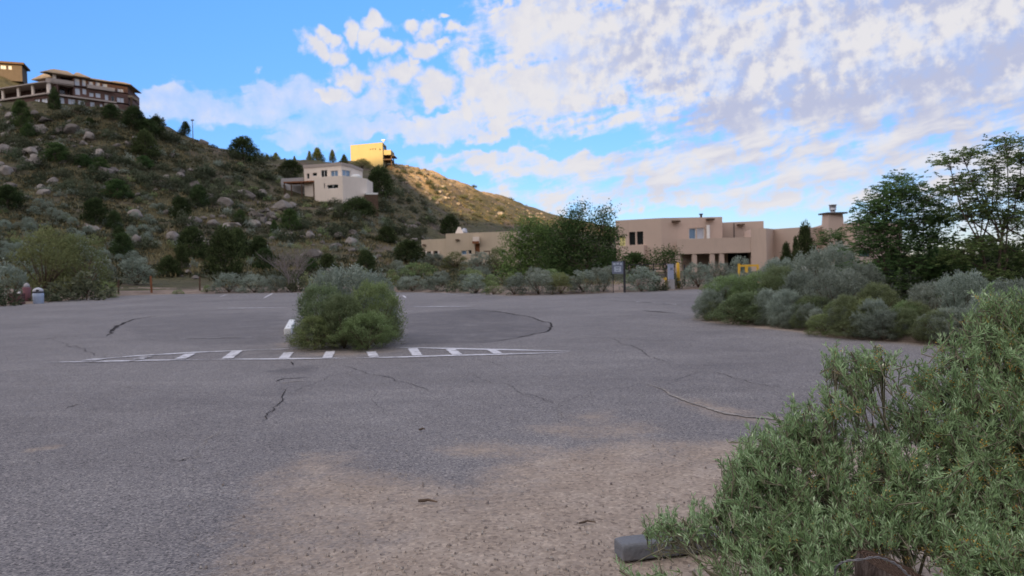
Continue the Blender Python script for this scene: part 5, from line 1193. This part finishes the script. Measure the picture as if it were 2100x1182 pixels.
# ------------------------------------------------------------------ leafy trees from blobs of foliage
def leafy_tree(name, label, base, blobs, mat, leafL, leafW, per, seed, trunks=2, trad=.09, pinnate=True, clump=.16, group=None):
    """blobs: (centre, radius x, radius y, radius z); each is fed by a limb from the trunk and filled with sprays"""
    rs = np.random.RandomState(seed); r = empty(name, base); b0 = Vector(base); segs = []; P, D, T = [], [], []
    forks = []
    for k in range(trunks):
        a = Vector((rs.randn() * .10, rs.randn() * .10, -.05)); top = sum((Vector(b[0]) - b0 for b in blobs[k::trunks]), Vector()) / max(1, len(blobs[k::trunks]))
        m = a.lerp(top, .5) + Vector((rs.randn() * .12, rs.randn() * .12, .1)); e = a.lerp(top, .80); segs.append(([a, a.lerp(m, .5) + Vector(rs.randn(3) * .03), m, e], trad, trad * .45)); forks.append((a, m, e))
    for i, (c, rx, ry, rz) in enumerate(blobs):
        c = Vector(c) - b0; a, m, e = forks[i % trunks]; st = m.lerp(e, rs.rand()) if c.z > m.z else a.lerp(m, rs.uniform(.4, 1))
        mid = st.lerp(c, .55) + Vector((rs.randn() * .1, rs.randn() * .1, -.12 * (c - st).length)); segs.append(([st, mid, c], trad * .42, trad * .16))
        nsp = max(6, int(per * (rx * rz) ** .8)); ncl = max(4, nsp // 7); cl = []
        for _ in range(ncl):
            v = unit(rs.randn(3)) * rs.uniform(.45, 1.0); q = c + Vector((v[0] * rx, v[1] * ry, v[2] * rz)); cl.append(q)
            segs.append(([c.lerp(mid, .25 * rs.rand()), c.lerp(q, .55) + Vector(rs.randn(3) * .04), q], trad * .13, trad * .05))
        for _ in range(nsp):
            q = cl[rs.randint(ncl)]; p0 = np.array(q) + rs.randn(3) * clump * np.array([1, 1, .55]); ax = unit(np.array([rs.randn(), rs.randn(), rs.randn() * .30 + .05])); tt = rs.rand() * .75
            if pinnate:
                sd = unit(np.cross(ax, np.array([0, 0, 1.0]))); n = 8
                for k in range(n):
                    t = (k // 2 + 1) / (n / 2) * leafL * 2.0; sg_ = 1 if k % 2 else -1; P.append(p0 + ax * t); D.append(sd * sg_ + ax * .55 + rs.randn(3) * .2 + np.array([0, 0, -.15])); T.append(tt + rs.rand() * .25)
            else:
                for k in range(7): P.append(p0 + rs.randn(3) * leafL * 1.3); D.append(ax + rs.randn(3) * .7 + np.array([0, 0, -.2])); T.append(tt + rs.rand() * .25)
    n = len(P); me = leaves('crown', np.array(P), np.array(D), leafL * rs.uniform(.6, 1.3, n), leafW * rs.uniform(.7, 1.3, n), np.clip(np.array(T), 0, 1), mat, rs)
    link('crown', me, r); link('trunk', twigs('trunk', segs, M['bark'], 6), r); return tag(r, label, 'tree', group)
def bl(lst, y, rd=None):
    out = []
    for px, py, rx, rz in lst: s = y / F; out.append((at(px, py, y), rx * s, (rd or rx * s * 1.1), rz * s))
    return out
# two locusts on the right bank
y = 18.5; q = at(1838, 660, y)
leafy_tree('locust_tree', 'left-hand dark locust tree with a rounded open crown on the bank', (q.x, y, on(q.x, y)), bl([(1850, 385, 44, 30), (1818, 410, 34, 34), (1895, 405, 44, 30), (1790, 430, 34, 22), (1800, 470, 50, 30), (1870, 450, 56, 36), (1930, 440, 34, 28), (1775, 455, 24, 16), (1910, 490, 50, 30), (1830, 510, 56, 28), (1760, 500, 26, 12),
    (1870, 545, 74, 36), (1940, 560, 70, 40), (1820, 585, 70, 36), (1900, 600, 74, 34), (1770, 560, 44, 26), (1850, 630, 74, 30), (1930, 640, 60, 30), (1780, 620, 44, 26)], y, .62), L_LOC, .064, .029, 1400, 41, 3, .045, clump=.13)
y = 17.5; q = at(2030, 660, y)
leafy_tree('locust_tree', 'taller right-hand locust tree with flat umbrella sprays against the sky', (q.x, y, on(q.x, y)), bl([(1975, 322, 42, 13), (1945, 330, 22, 8), (2065, 300, 34, 18), (2095, 325, 36, 22), (2040, 335, 22, 12), (1990, 370, 46, 20), (2085, 385, 40, 30), (2020, 410, 40, 20), (1960, 390, 30, 16), (2050, 350, 18, 8), (1990, 440, 50, 22), (2070, 450, 50, 28), (2130, 400, 50, 60),
    (2010, 500, 50, 24), (2090, 520, 50, 34), (1970, 520, 46, 28), (2030, 570, 60, 34), (2110, 600, 60, 34), (2150, 500, 60, 60), (1980, 600, 50, 30)], y, .6), L_LOC, .064, .029, 1200, 43, 3, .05, clump=.12)
y = 24.0; q = at(1716, 590, y)
leafy_tree('locust_sapling', 'slender locust sapling standing in front of the chimney', (q.x, y, on(q.x, y)), bl([(1700, 480, 26, 14), (1722, 490, 16, 14), (1692, 500, 22, 12), (1715, 515, 18, 12), (1728, 535, 14, 8), (1750, 520, 20, 9)], y, .25), L_LOC, .062, .026, 800, 47, 1, .03, clump=.10)
# leafy trees between the lodge and the two-storey house
y = 62.0; q = at(1085, 592, y)
leafy_tree('willow_tree', 'light green leafy tree right of the olive-tan lodge', (q.x, y, on(q.x, y)), bl([(1085, 470, 34, 26), (1060, 490, 28, 30), (1110, 485, 34, 30), (1060, 525, 34, 28), (1095, 520, 44, 34), (1130, 500, 36, 30), (1075, 555, 44, 28), (1120, 550, 50, 26), (1050, 560, 30, 22)], y, 1.2), L_WILL, .20, .085, 120, 51, 3, .12, pinnate=False, clump=.34)
y = 60.0; q = at(1195, 592, y)
leafy_tree('elm_tree', 'dark green leafy tree touching the two-storey adobe house', (q.x, y, on(q.x, y)), bl([(1188, 436, 14, 16), (1238, 440, 14, 20), (1165, 455, 26, 22), (1195, 465, 34, 28), (1235, 470, 28, 28), (1150, 480, 30, 28), (1180, 505, 44, 34), (1225, 510, 42, 36), (1255, 500, 20, 30), (1160, 535, 46, 34), (1205, 545, 50, 36), (1245, 545, 28, 30), (1140, 520, 30, 30), (1190, 575, 60, 24)], y, 1.3), L_ELM, .20, .095, 135, 53, 3, .14, pinnate=False, clump=.32)
y = 70.0; q = at(1365, 560, y)
leafy_tree('small_tree', 'small dark tree in front of the carport corner', (q.x, y, on(q.x, y)), bl([(1362, 518, 22, 14), (1378, 524, 14, 12), (1350, 532, 18, 12), (1370, 540, 22, 14)], y, .9), L_ELM, .2, .09, 110, 57, 1, .09, pinnate=False, clump=.26)

# ------------------------------------------------------------------ small things by the lot
def foot(px, py): p = gr(px, py, .08); return Vector((p.x, p.y, on(p.x, p.y)))
def thing(name, label, cat, p, group=None): r = empty(name, p); return tag(r, label, cat, group)
def local(p): return MB((0, 0, 0))
# trail posts
for px, py, h, w, rot_ in [(243, 604, 28, 3.6, .04), (311, 602, 34, 4, -.02), (410, 598, 28, 3.6, .02)]:
    p = hit(px, py - 1, 30); s = p.y / F; lab = {243: 'weathered trail post nearest the big yellow-green shrub', 311: 'middle weathered trail post, rusty brown, on the sandy trail', 410: 'right-hand trail post left of the three sagebrush'}[px]
    r = thing('trail_post', lab, 'post', p, 'posts at the trail mouth'); hw = w * s / 2; hh = h * s
    MB().prism([(-hw, -hw), (hw, -hw), (hw, hw), (-hw, hw)], -.1, hh, .92).build('post', M['wood_r'] if px == 311 else M['post_w'], r); MB().prism([(-hw * .8, -hw * .8), (hw * .8, -hw * .8), (hw * .8, hw * .8), (-hw * .8, hw * .8)], hh + .002, hh + .05, .3).build('cap', M['post_w'], r); r.rotation_euler = (.02, rot_, .4)
# bins
p = foot(79, 620); s = p.y / F
r = thing('trash_can', 'pale blue trash can with a bag showing under its lid', 'trash can', p)
MB().lathe([(9.0 * s * .9, 0), (9.6 * s, .05), (10 * s, 25 * s * .7), (10.2 * s, 25 * s)], n=24).build('body', M['can'], r, smooth=True)
MB().lathe([(10.2 * s, 25 * s + .003), (10.9 * s, 25.5 * s), (10.9 * s, 27 * s), (10.2 * s, 27.4 * s)], n=24).build('rim', M['dkmetal'], r)
ld = MB().lathe([(10.1 * s, 27.5 * s), (9.4 * s, 31 * s), (7 * s, 34 * s), (2 * s, 36 * s)], n=24).build('lid', M['bag'], r, smooth=True)
MB().box(2 * s, 7 * s, -9.8 * s, -7.6 * s, 28.5 * s, 32 * s).build('flap', M['dkmetal'], ld)
p = foot(56, 619); r = thing('red_bin', 'faded red bin between the pale blue can and the low box', 'bin', p)
MB().lathe([(6.3 * s, 0), (7.2 * s, 22 * s), (8 * s, 26 * s), (8.2 * s, 27 * s)], n=20).build('body', M['bin_p'], r, smooth=True); MB().lathe([(8.6 * s, 27.1 * s), (8.6 * s, 28.6 * s), (7.5 * s, 29.2 * s)], n=20).build('rim', M['bin_p'], r)
MB().lathe([(5.5 * s, 29.3 * s), (6 * s, 33 * s), (4 * s, 37 * s), (1 * s, 39 * s)], n=14).build('bag', M['grey'], r, smooth=True)
p = foot(35, 622); r = thing('wooden_box', 'low dull red wooden box left of the red bin', 'box', p)
for k in range(4): MB().box(-15 * s, 13 * s, -6 * s, -5 * s, (k * 5.2 + .3) * s, (k * 5.2 + 5) * s).box(-15 * s, 13 * s, 5 * s, 6 * s, (k * 5.2 + .3) * s, (k * 5.2 + 5) * s).box(-15 * s, -14 * s, -4.95 * s, 4.95 * s, (k * 5.2 + .3) * s, (k * 5.2 + 5) * s).box(12 * s, 13 * s, -4.95 * s, 4.95 * s, (k * 5.2 + .3) * s, (k * 5.2 + 5) * s).build('board', M['bin_r'], r)
MB().box(-15.5 * s, 13.5 * s, -6.5 * s, 6.5 * s, 21.2 * s, 22.4 * s).build('lid', M['bin_r'], r)
o = MB().hexa([(-3 * s, -2 * s, 0), (3 * s, -2.4 * s, 0), (3 * s, 2 * s, 0), (-3 * s, 2 * s, 0), (-2.2 * s, -1.6 * s, 2.4 * s), (2.4 * s, -1.9 * s, 3.4 * s), (2.3 * s, 1.6 * s, 3.2 * s), (-2.4 * s, 1.6 * s, 2.2 * s)]).build('crumpled_bag', M['white'], None, (p.x + 4 * s, p.y, p.z + 22.5 * s)); tag(o, 'small crumpled white bag lying on the low red box', 'bag')
# sign
p = foot(1281, 597); s = p.y / F
r = thing('information_sign', 'slate-blue notice sign on dark posts at the lot edge', 'sign', p)
MB().box(-2.2 * s, 2.2 * s, -2 * s, 2 * s, -.1, 68 * s).build('post', M['dkmetal'], r); MB().box(-24 * s, -22.6 * s, -1 * s, 1 * s, -.1, 66 * s).build('post', M['dkmetal'], r)
pn = MB().box(-25.5 * s, -2.4 * s, -3.2 * s, -2.2 * s, 42 * s, 67 * s).build('panel', M['sign'], r)
MB().box(-23 * s, -18 * s, -3.45 * s, -3.22 * s, 60 * s, 64 * s).box(-16 * s, -11 * s, -3.45 * s, -3.22 * s, 61 * s, 64.5 * s).box(-9 * s, -5 * s, -3.45 * s, -3.22 * s, 60 * s, 64 * s).build('heading_strip', M['sign_l'], pn); MB().box(-21 * s, -7 * s, -3.45 * s, -3.22 * s, 46 * s, 57 * s).build('notice', M['sign_l'], pn); MB().box(-18 * s, -10 * s, -3.6 * s, -3.47 * s, 53 * s, 55 * s).box(-17 * s, -11 * s, -3.6 * s, -3.47 * s, 48.5 * s, 50 * s).build('notice_line', M['sign'], pn)
# blue-grey cabinet, bollard, low post, pipe post
p = foot(1376, 592); s = p.y / F; r = thing('utility_cabinet', 'narrow blue-grey cabinet on a dark base left of the yellow bollard', 'cabinet', p)
MB().box(-4.5 * s, 7 * s, -4 * s, 4 * s, -.1, 19 * s).build('base', M['grey'], r); bd = MB().box(-5.5 * s, 5.5 * s, -4.5 * s, 4.5 * s, 19.1 * s, 49 * s).build('body', M['cab'], r, bevel=.02); MB().box(-6 * s, 6 * s, -5 * s, 5 * s, 49.1 * s, 50.5 * s).build('top', M['cab'], r); MB().box(-2 * s, 3 * s, -4.8 * s, -4.53 * s, 38 * s, 43 * s).build('label_plate', M['sign'], bd)
p = foot(1392, 591); s = p.y / F; r = thing('yellow_bollard', 'tall yellow steel bollard right of the blue-grey cabinet', 'bollard', p)
MB().lathe([(3.2 * s, -.1), (3.2 * s, 50 * s), (2.7 * s, 52 * s), (1 * s, 53 * s)], n=18).build('pipe', M['yellow'], r, smooth=True); MB().lathe([(3.3 * s, 12 * s), (3.3 * s, 15 * s)], n=18).build('band', M['grey'], r); r.rotation_euler = (0, -.02, 0)
p = foot(1366, 592); r = thing('yellow_stub_post', 'short yellow post left of the blue-grey cabinet', 'post', p)
MB().lathe([(2.2 * s, -.1), (2.2 * s, 20 * s), (1.6 * s, 21.5 * s)], n=14).build('pipe', M['yellow'], r, smooth=True); MB().box(-5 * s, 1 * s, -1 * s, 1 * s, 18 * s, 21 * s).build('arm', M['yellow'], r)
p = foot(1404, 588); r = thing('dark_post', 'thin dark post between the bollard and the sagebrush', 'post', p)
MB().box(-1.5 * s, 1.5 * s, -1.5 * s, 1.5 * s, -.1, 56 * s).build('post', M['dkmetal'], r); MB().box(-2.6 * s, 2.6 * s, -2 * s, -1.53 * s, 44 * s, 54 * s).build('plate', M['wood_d'], r)
# dark iron gate rail by the cabinet
y = 52; a = at(1290, 556, y); b = at(1366, 553, y); r = thing('iron_gate', 'low dark iron gate rail behind the sage by the cabinet', 'gate', Vector((a.x, y, on(a.x, y))))
o_ = Vector(r.location)
for zz in (.45, .85, 1.2): MB(o_).tube([(a.x, y, o_.z + zz), (b.x, y, o_.z + zz)], .03, 6).build('rail', M['dkmetal'], r)
for k in range(4): x = a.x + (b.x - a.x) * k / 3; MB(o_).tube([(x, y + .04, o_.z - .1), (x, y + .04, o_.z + 1.25)], .035, 6).build('upright', M['dkmetal'], r)
# yellow pipe gate
y = 40; p = at(1516, 575, y); s = y / F; zz = on(p.x, y); r = thing('yellow_gate', 'yellow steel pipe gate frame at the end of the driveway', 'gate', Vector((p.x, y, zz)))
hh = at(1520, 543, y).z - zz; L_ = 38 * s; t_ = 2.0 * s
for x in (0, L_): MB().box(x - t_, x + t_, -t_, t_, -.1, hh + (.05 if x == 0 else 0)).build('post', M['yellow'], r)
MB().box(t_ + .002, L_ - t_ - .002, -t_ * .9, t_ * .9, hh - 4.5 * s, hh - .4 * s).build('top_rail', M['yellow'], r); MB().box(t_ + .002, L_ - t_ - .002, -t_ * .9, t_ * .9, hh - 22 * s, hh - 18.5 * s).build('lower_rail', M['yellow'], r); MB().box(12 * s, 18 * s, -t_ * .8, t_ * .8, hh - 18.3 * s, hh - 4.7 * s).build('brace', M['yellow'], r)
# white box in the brush, poles on the ridge
y = 45; p = at(1650, 552, y); o = empty('meter_box', (p.x, y, on(p.x, y) )); tag(o, 'small pale meter box half hidden before the upright junipers', 'box'); s = y / F; hh = p.z + 5 * s - on(p.x, y)
MB().box(-5 * s, 5 * s, -4 * s, 4 * s, hh - 13 * s, hh).build('body', M['white'], o); MB().box(-1.5 * s, 1.5 * s, -1.5 * s, 1.5 * s, -.1, hh - 13 * s - .002).build('post', M['post_w'], o)
for px, py, h, y, lab in [(395, 262, 17, 178, 'thin utility pole on the skyline right of the mansion'), (1010, 452, 38, 345, 'wooden utility pole standing on the far ridge slope')]:
    p = at(px, py, y); s = y / F; r = thing('utility_pole', lab, 'pole', Vector((p.x, y, p.z - 1)))
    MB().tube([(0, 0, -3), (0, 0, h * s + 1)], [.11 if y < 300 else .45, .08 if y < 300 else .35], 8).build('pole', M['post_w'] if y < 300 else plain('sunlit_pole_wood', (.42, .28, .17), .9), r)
    MB().box(-.35 if y < 300 else -.9, .35 if y < 300 else .9, -.12, .12, h * s * .82 + 1, h * s * .82 + 1.25).build('crossarm', M['post_w'], r)
# loose bits on the ground
def stick(px0, py0, px1, py1, r0, lab, mat=None):
    a, b = gr(px0, py0), gr(px1, py1); m = a.lerp(b, .5) + Vector((.0, .02, 0)); z = Vector((0, 0, r0 + .011))
    o = MB(a).tube([a + z, a.lerp(m, .6) + z, m + z + Vector((0, 0, .004)), b + z], [r0, r0 * 1.1, r0 * .9, r0 * .5], 7).build('stick', mat or M['twig'], None, a, smooth=True); tag(o, lab, 'stick')
stick(858, 1034, 897, 1036, .010, 'short dark stick lying on the sand in the middle foreground'); stick(1188, 1079, 1222, 1077, .006, 'thin dark stick on the sand right of the foreground centre'); stick(860, 886, 872, 885, .010, 'tiny dark twig on the grey asphalt in mid foreground')
q = gr(1720, 687); rock(Vector((q.x, q.y, .02)), .19, .17, 'fist-sized pale stone at the asphalt edge under the sagebrush', None, 'stone', 'stone')
def pebbles():
    rs = np.random.RandomState(8); V, Fq, T = [], [], []
    for _ in range(1900):
        px, py = rs.uniform(380, 2100), 1182 - 285 * rs.rand() ** 1.3
        q = gr(px, py); d = f_dirt(np.array([q.x]), np.array([q.y]))[0]
        if rs.rand() > d * 1.15: continue
        r = .0025 + .008 * rs.rand() ** 4; b = len(V); h = r * rs.uniform(.5, .9); a0 = rs.rand() * 6
        ring = [(q.x + r * rs.uniform(.7, 1.2) * math.cos(a0 + k * 1.2566), q.y + r * rs.uniform(.7, 1.2) * math.sin(a0 + k * 1.2566)) for k in range(5)]
        V += [(x, y_, .004) for x, y_ in ring] + [(q.x + (x - q.x) * .6, q.y + (y_ - q.y) * .6, .008 + h) for x, y_ in ring] ; tt = rs.rand(); T += [tt] * 10
        for k in range(5): Fq.append((b + k, b + (k + 1) % 5, b + 5 + (k + 1) % 5, b + 5 + k))
        Fq.append((b + 5, b + 6, b + 7, b + 8)); Fq.append((b + 5, b + 8, b + 9, b + 5)) if False else None
    n = NT('pebble'); c = n.ramp(n.attr('tint'), [(0, (.19, .16, .145)), (.5, (.30, .26, .225)), (1, (.44, .40, .36))]); m = n.surf(c, .9)
    tag(link('gravel', np_mesh('gravel', np.array(V), np.array(Fq), [m], tint=np.array(T))), 'loose pebbles strewn over the sandy foreground', 'gravel', kind='stuff')
pebbles()

# ------------------------------------------------------------------ cut wooden post with a wire, lower right corner
pc = at(1836, 1166, 2.42); ang = R(14)
r = empty('wooden_post', (pc.x, pc.y, 0)); tag(r, 'rough sawn-off wooden post with a slanted top in the lower right corner', 'post')
rad, n, zt = .118, 40, pc.z; prof = []
rs = np.random.RandomState(3); rim = [rad * (1 + .05 * math.sin(k * 1.9) + .03 * rs.randn()) for k in range(n)]
zs = [-.1, .2, zt - .16, zt - .03, zt]
ca = [(math.cos(6.28318 * k / n), math.sin(6.28318 * k / n)) for k in range(n)]; vs = []
for j, z in enumerate(zs):
    for k in range(n): f = 1.0 if j < 4 else .93; vs.append((rim[k] * ca[k][0] * f, rim[k] * ca[k][1] * f, z - (.16 * ca[k][0] * rad * 2.2 - .05 * ca[k][1] * rad) * (j >= 2)))
fs = [(j * n + k, j * n + (k + 1) % n, (j + 1) * n + (k + 1) % n, (j + 1) * n + k) for j in range(4) for k in range(n)]
def bark_mat():
    nn = NT('rough_bark'); c = nn.objc(); mp = nn.n('ShaderNodeMapping'); nn.set(mp, 0, c); mp.inputs['Scale'].default_value = (34, 34, 3.0); f = nn.noise(mp.outputs[0], 1.6, 6, .7)
    col = nn.ramp(f, [(.3, (.035, .026, .022)), (.5, (.10, .075, .065)), (.7, (.20, .165, .15))]); return nn.surf(col, .95, f, 1.0, .03, 0, .1)
def endgrain_mat():
    nn = NT('rough_end_grain'); c = nn.objc(); f = nn.noise(c, 120, 4, .8); w = nn.n('ShaderNodeTexWave', wave_type='RINGS', rings_direction='Z'); nn.set(w, 0, c); w.inputs['Scale'].default_value = 30; w.inputs['Distortion'].default_value = 4
    h = nn.math('ADD', nn.math('MULTIPLY', f, .8), nn.math('MULTIPLY', w.outputs['Fac'], .22)); col = nn.ramp(h, [(.32, (.030, .018, .013)), (.52, (.115, .070, .048)), (.78, (.27, .185, .135))]); return nn.surf(col, .95, h, 1.0, .02, 0, .1)
me = bpy.data.meshes.new('bark'); me.from_pydata(vs, [], fs); me.materials.append(bark_mat()); link('bark', me, r)
top = [vs[4 * n + k] for k in range(n)]; ctr = (0, 0, zt + .004); inner = [(v[0] * .55, v[1] * .55, (v[2] - zt) * .55 + zt + .006) for v in top]
me = bpy.data.meshes.new('end_grain'); me.from_pydata(top + inner + [ctr], [], [(k, (k + 1) % n, n + (k + 1) % n, n + k) for k in range(n)] + [(n + k, n + (k + 1) % n, 2 * n) for k in range(n)]); me.materials.append(endgrain_mat()); link('end_grain', me, r)
M['wire'] = plain('dull_wire', (.20, .20, .21), .55, .2, 20, metal=.5)
def wire():
    pts = [(1705, 1300, 2.40), (1712, 1182, 2.38), (1716, 1162, 2.36), (1735, 1151, 2.34), (1765, 1148, 2.32), (1795, 1143, 2.30), (1820, 1149, 2.29), (1842, 1160, 2.28), (1858, 1176, 2.27), (1875, 1200, 2.27), (1895, 1300, 2.28)]
    P = [at(a, b, c) for a, b, c in pts]; Q = []
    for i in range(len(P) - 1):
        for k in range(5):
            t = k / 5; p0, p1, p2, p3 = P[max(i - 1, 0)], P[i], P[i + 1], P[min(i + 2, len(P) - 1)]
            Q.append(.5 * ((2 * p1) + (p2 - p0) * t + (2 * p0 - 5 * p1 + 4 * p2 - p3) * t * t + (3 * p1 - p0 - 3 * p2 + p3) * t ** 3))
    r = empty('steel_wire', Q[0]); tag(r, 'twisted grey steel wire looped over the sawn-off wooden post', 'wire')
    for ph in (0, 3.1416):
        pts = [q + Vector((.0026 * math.cos(i * .9 + ph), 0, .0026 * math.sin(i * .9 + ph))) for i, q in enumerate(Q)]
        MB(Q[0]).tube(pts, .0019, 6).build('strand', M['wire'], r, smooth=True)
wire()

# ------------------------------------------------------------------ fourwing saltbush in the foreground
def saltbush():
    rs = np.random.RandomState(99); root = Vector((1.75, 3.0, 0)); b = empty('saltbush', root); segs = []; P, D, Ln, T = [], [], [], []; SP, SD, ST = [], [], []
    roots = [Vector((1.55, 2.75, 0)), Vector((1.95, 2.9, 0)), Vector((2.25, 3.1, 0)), Vector((1.25, 2.75, 0)), Vector((2.4, 2.7, 0)), Vector((1.8, 2.5, 0))]
    # (px, py, depth, rx px, ry px, twigs)
    B_ = [(1400, 1065, 2.95, 70, 16, 13), (1350, 1068, 2.95, 46, 10, 9), (1460, 1050, 2.95, 36, 26, 8), (1500, 1095, 2.9, 46, 34, 8), (1270, 1170, 2.75, 12, 40, 3), (1320, 1182, 2.7, 60, 22, 4), (1420, 1172, 2.65, 80, 24, 6), (1460, 1140, 2.75, 40, 20, 4), (1560, 950, 3.1, 70, 36, 26), (1520, 985, 3.0, 36, 30, 12), (1505, 955, 3.05, 34, 20, 9), (1530, 912, 3.15, 34, 18, 9), (1570, 880, 3.2, 36, 20, 9), (1625, 855, 3.25, 50, 22, 13), (1480, 1010, 3.0, 34, 22, 8), (1520, 1040, 2.95, 50, 30, 14), (1660, 835, 3.25, 40, 18, 9),
        (1610, 1000, 3.0, 80, 50, 34), (1600, 900, 3.2, 46, 34, 20), (1680, 890, 3.2, 90, 36, 36), (1700, 960, 3.05, 100, 60, 50), (1560, 1075, 2.85, 66, 50, 30), (1660, 1090, 2.75, 100, 60, 46), (1560, 1160, 2.65, 80, 36, 24), (1690, 1165, 2.5, 70, 30, 22),
        (1712, 722, 3.3, 16, 26, 7), (1745, 722, 3.3, 46, 14, 10), (1800, 720, 3.3, 36, 18, 9), (1730, 765, 3.25, 30, 12, 5), (1700, 805, 3.2, 24, 14, 8), (1760, 800, 3.25, 50, 16, 7), (1830, 775, 3.3, 46, 26, 4), (1790, 868, 3.2, 76, 26, 13),
        (1910, 760, 3.35, 46, 44, 20), (1890, 840, 3.2, 80, 50, 36), (1960, 720, 3.4, 40, 50, 20), (2010, 650, 3.5, 36, 30, 12), (2050, 610, 3.5, 50, 26, 18), (2085, 660, 3.45, 50, 50, 26), (2030, 720, 3.4, 60, 50, 30), (2090, 760, 3.3, 60, 60, 36), (2000, 800, 3.2, 80, 60, 44),
        (1850, 940, 3.0, 100, 60, 56), (1980, 900, 3.0, 90, 70, 56), (2080, 880, 3.0, 70, 80, 46), (1800, 1040, 2.8, 110, 60, 56), (1930, 1020, 2.8, 110, 70, 62), (2060, 1000, 2.8, 90, 80, 56), (1760, 1110, 2.62, 70, 40, 26), (1970, 1110, 2.55, 70, 50, 34), (2070, 1110, 2.5, 80, 60, 42), (2010, 1180, 2.4, 90, 36, 26), (2160, 900, 2.9, 90, 200, 70), (2180, 700, 3.3, 80, 90, 34), (1700, 1030, 3.2, 160, 90, 50), (1950, 950, 3.4, 150, 120, 60)]
    for px, py, y, rx, ry, nt in B_:
        c = at(px, py, y); s = y / F; ro = min(roots, key=lambda q: (q.x - c.x) ** 2 + (q.y - c.y) ** 2 + rs.rand() * .15); rx *= s; ry *= s
        mid = ro.lerp(c, .55) + Vector((rs.randn() * .05, rs.randn() * .05, -.05 - .04 * rs.rand())); segs.append(([ro, mid, c], .011, .004)); ax0 = (c - mid).normalized()
        for _ in range(int(nt * 1.95)):
            v = unit(rs.randn(3)) * rs.rand() ** .4; e = c + Vector((v[0] * rx, v[1] * .20, v[2] * ry)); l = rs.uniform(.10, .24)
            out = Vector(((e - c).x / max(rx, .02) * .6, (e - c).y * 1.2, (e - c).z / max(ry, .02) * .45 + .45)); d = (ax0 * .55 + out + Vector(rs.randn(3) * .42)).normalized(); a = e - d * l * .8
            bend = Vector(rs.randn(3) * .018) + Vector((0, 0, -.012)); pts = [a, a.lerp(e, .5) + bend, e]; segs.append(([c.lerp(mid, rs.rand() * .5), c.lerp(a, .6) + bend, a], .0030, .0022)); segs.append((pts, .0022, .0010))
            n = int(l / .0042); t = np.sort(rs.rand(n)); pa = np.array(pts); q = (1 - t)[:, None] ** 2 * pa[0] + (2 * t * (1 - t))[:, None] * pa[1] + (t ** 2)[:, None] * pa[2]; tan = unit(pa[2] - pa[0])
            rd = unit(rs.randn(n, 3)); P.append(q); D.append(tan * (.55 + .5 * t[:, None]) + rd * .75 + np.array([0, 0, .18])); Ln.append(rs.uniform(.022, .050, n) * (1.05 - .45 * t)); base = rs.rand() * .35 + .15
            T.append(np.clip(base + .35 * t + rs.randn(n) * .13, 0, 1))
            if rs.rand() < (.20 if px < 1840 else .40) and px > 1650:
                k = 16; SP.append(np.array(pts[1]) + rs.randn(k, 3) * .010); SD.append(rs.randn(k, 3)); ST.append(rs.rand(k))
    # long bare shoots
    for a, c, y in [((1905, 745), (1962, 668), 3.35), ((1830, 690 + 70), (1905, 745), 3.32), ((1850, 850), (1760, 830), 3.1), ((1990, 700), (1945, 640), 3.4)]:
        p, q = at(*a, y), at(*c, y); segs.append(([p, p.lerp(q, .5) + Vector((.01, 0, .008)), q], .0028, .0014))
    P, D, Ln, T = map(np.concatenate, (P, D, Ln, T))
    rel = (P - np.array([0, 0, CAMH])) @ np.array(CM); X_, Y_ = 1050 + F * rel[:, 0] / -rel[:, 2], 591 - F * rel[:, 1] / -rel[:, 2]
    keep = ~((np.hypot(P[:, 0] - pc.x, P[:, 1] - pc.y) < .15) & (P[:, 2] < pc.z + .05)) & ~((X_ > 1750) & (X_ < 1912) & (Y_ > 1128) & (P[:, 1] < 2.7)) & ~((X_ > 1275) & (X_ < 1470) & (Y_ > 1112) & (Y_ < 1162) & (rs.rand(len(P)) < .82))
    P, D, Ln, T = P[keep], D[keep], Ln[keep], T[keep]; off = np.array(root); n = len(P)
    # each leaf is two facets folded along the midrib
    Dn = unit(D); Sd = unit(np.cross(Dn, unit(rs.randn(n, 3)))); Nn = np.cross(Dn, Sd); W = rs.uniform(.0036, .0062, n)[:, None]; L2 = Ln[:, None]; curl = Nn * L2 * rs.uniform(-.18, .18, (n, 1))
    V = np.stack([P, P + Dn * L2 * .5 + Sd * W * .5 + Nn * W * .25 + curl * .4, P + Dn * L2 + curl, P + Dn * L2 * .5 - Sd * W * .5 + Nn * W * .25 + curl * .4], 1) - off
    i = np.arange(n)[:, None] * 4; Q = np.concatenate([i + np.array([[0, 1, 2]]), i + np.array([[0, 2, 3]])])
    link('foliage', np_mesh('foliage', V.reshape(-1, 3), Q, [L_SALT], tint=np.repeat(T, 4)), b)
    segs = [([Vector(q) - root for q in s[0]], s[1], s[2]) for s in segs]
    st = leafmat('saltbush_stem', [(0, (.10, .085, .055)), (1, (.10, .085, .055))], 0, .02); link('stem', twigs('stem', segs, M['saltstem'], 4), b)
    SP, SD, ST = map(np.concatenate, (SP, SD, ST)); sm = leafmat('seed_wing', [(0, (.36, .19, .05)), (.5, (.60, .38, .10)), (1, (.66, .50, .20))], .3, .02); link('seed_cluster', leaves('seed_cluster', SP - off, SD, .008, .006, ST, sm, rs), b)
    for px, py, rr in [(1772, 758, .0135), (1813, 750, .0095)]:
        p = at(px, py, 3.22) - root; MB().lathe([(rr * math.sin(a_), -rr * math.cos(a_)) for a_ in np.linspace(.15, 2.99, 9)], n=14).build('gall', plain('pale_gall', (.72, .72, .52), .6), b, p, smooth=True)
    return tag(b, 'large grey-green saltbush filling the lower right corner', 'bush')
M['saltstem'] = plain('saltbush_stem_bark', (.20, .185, .125), .9, .3, 30)
saltbush()
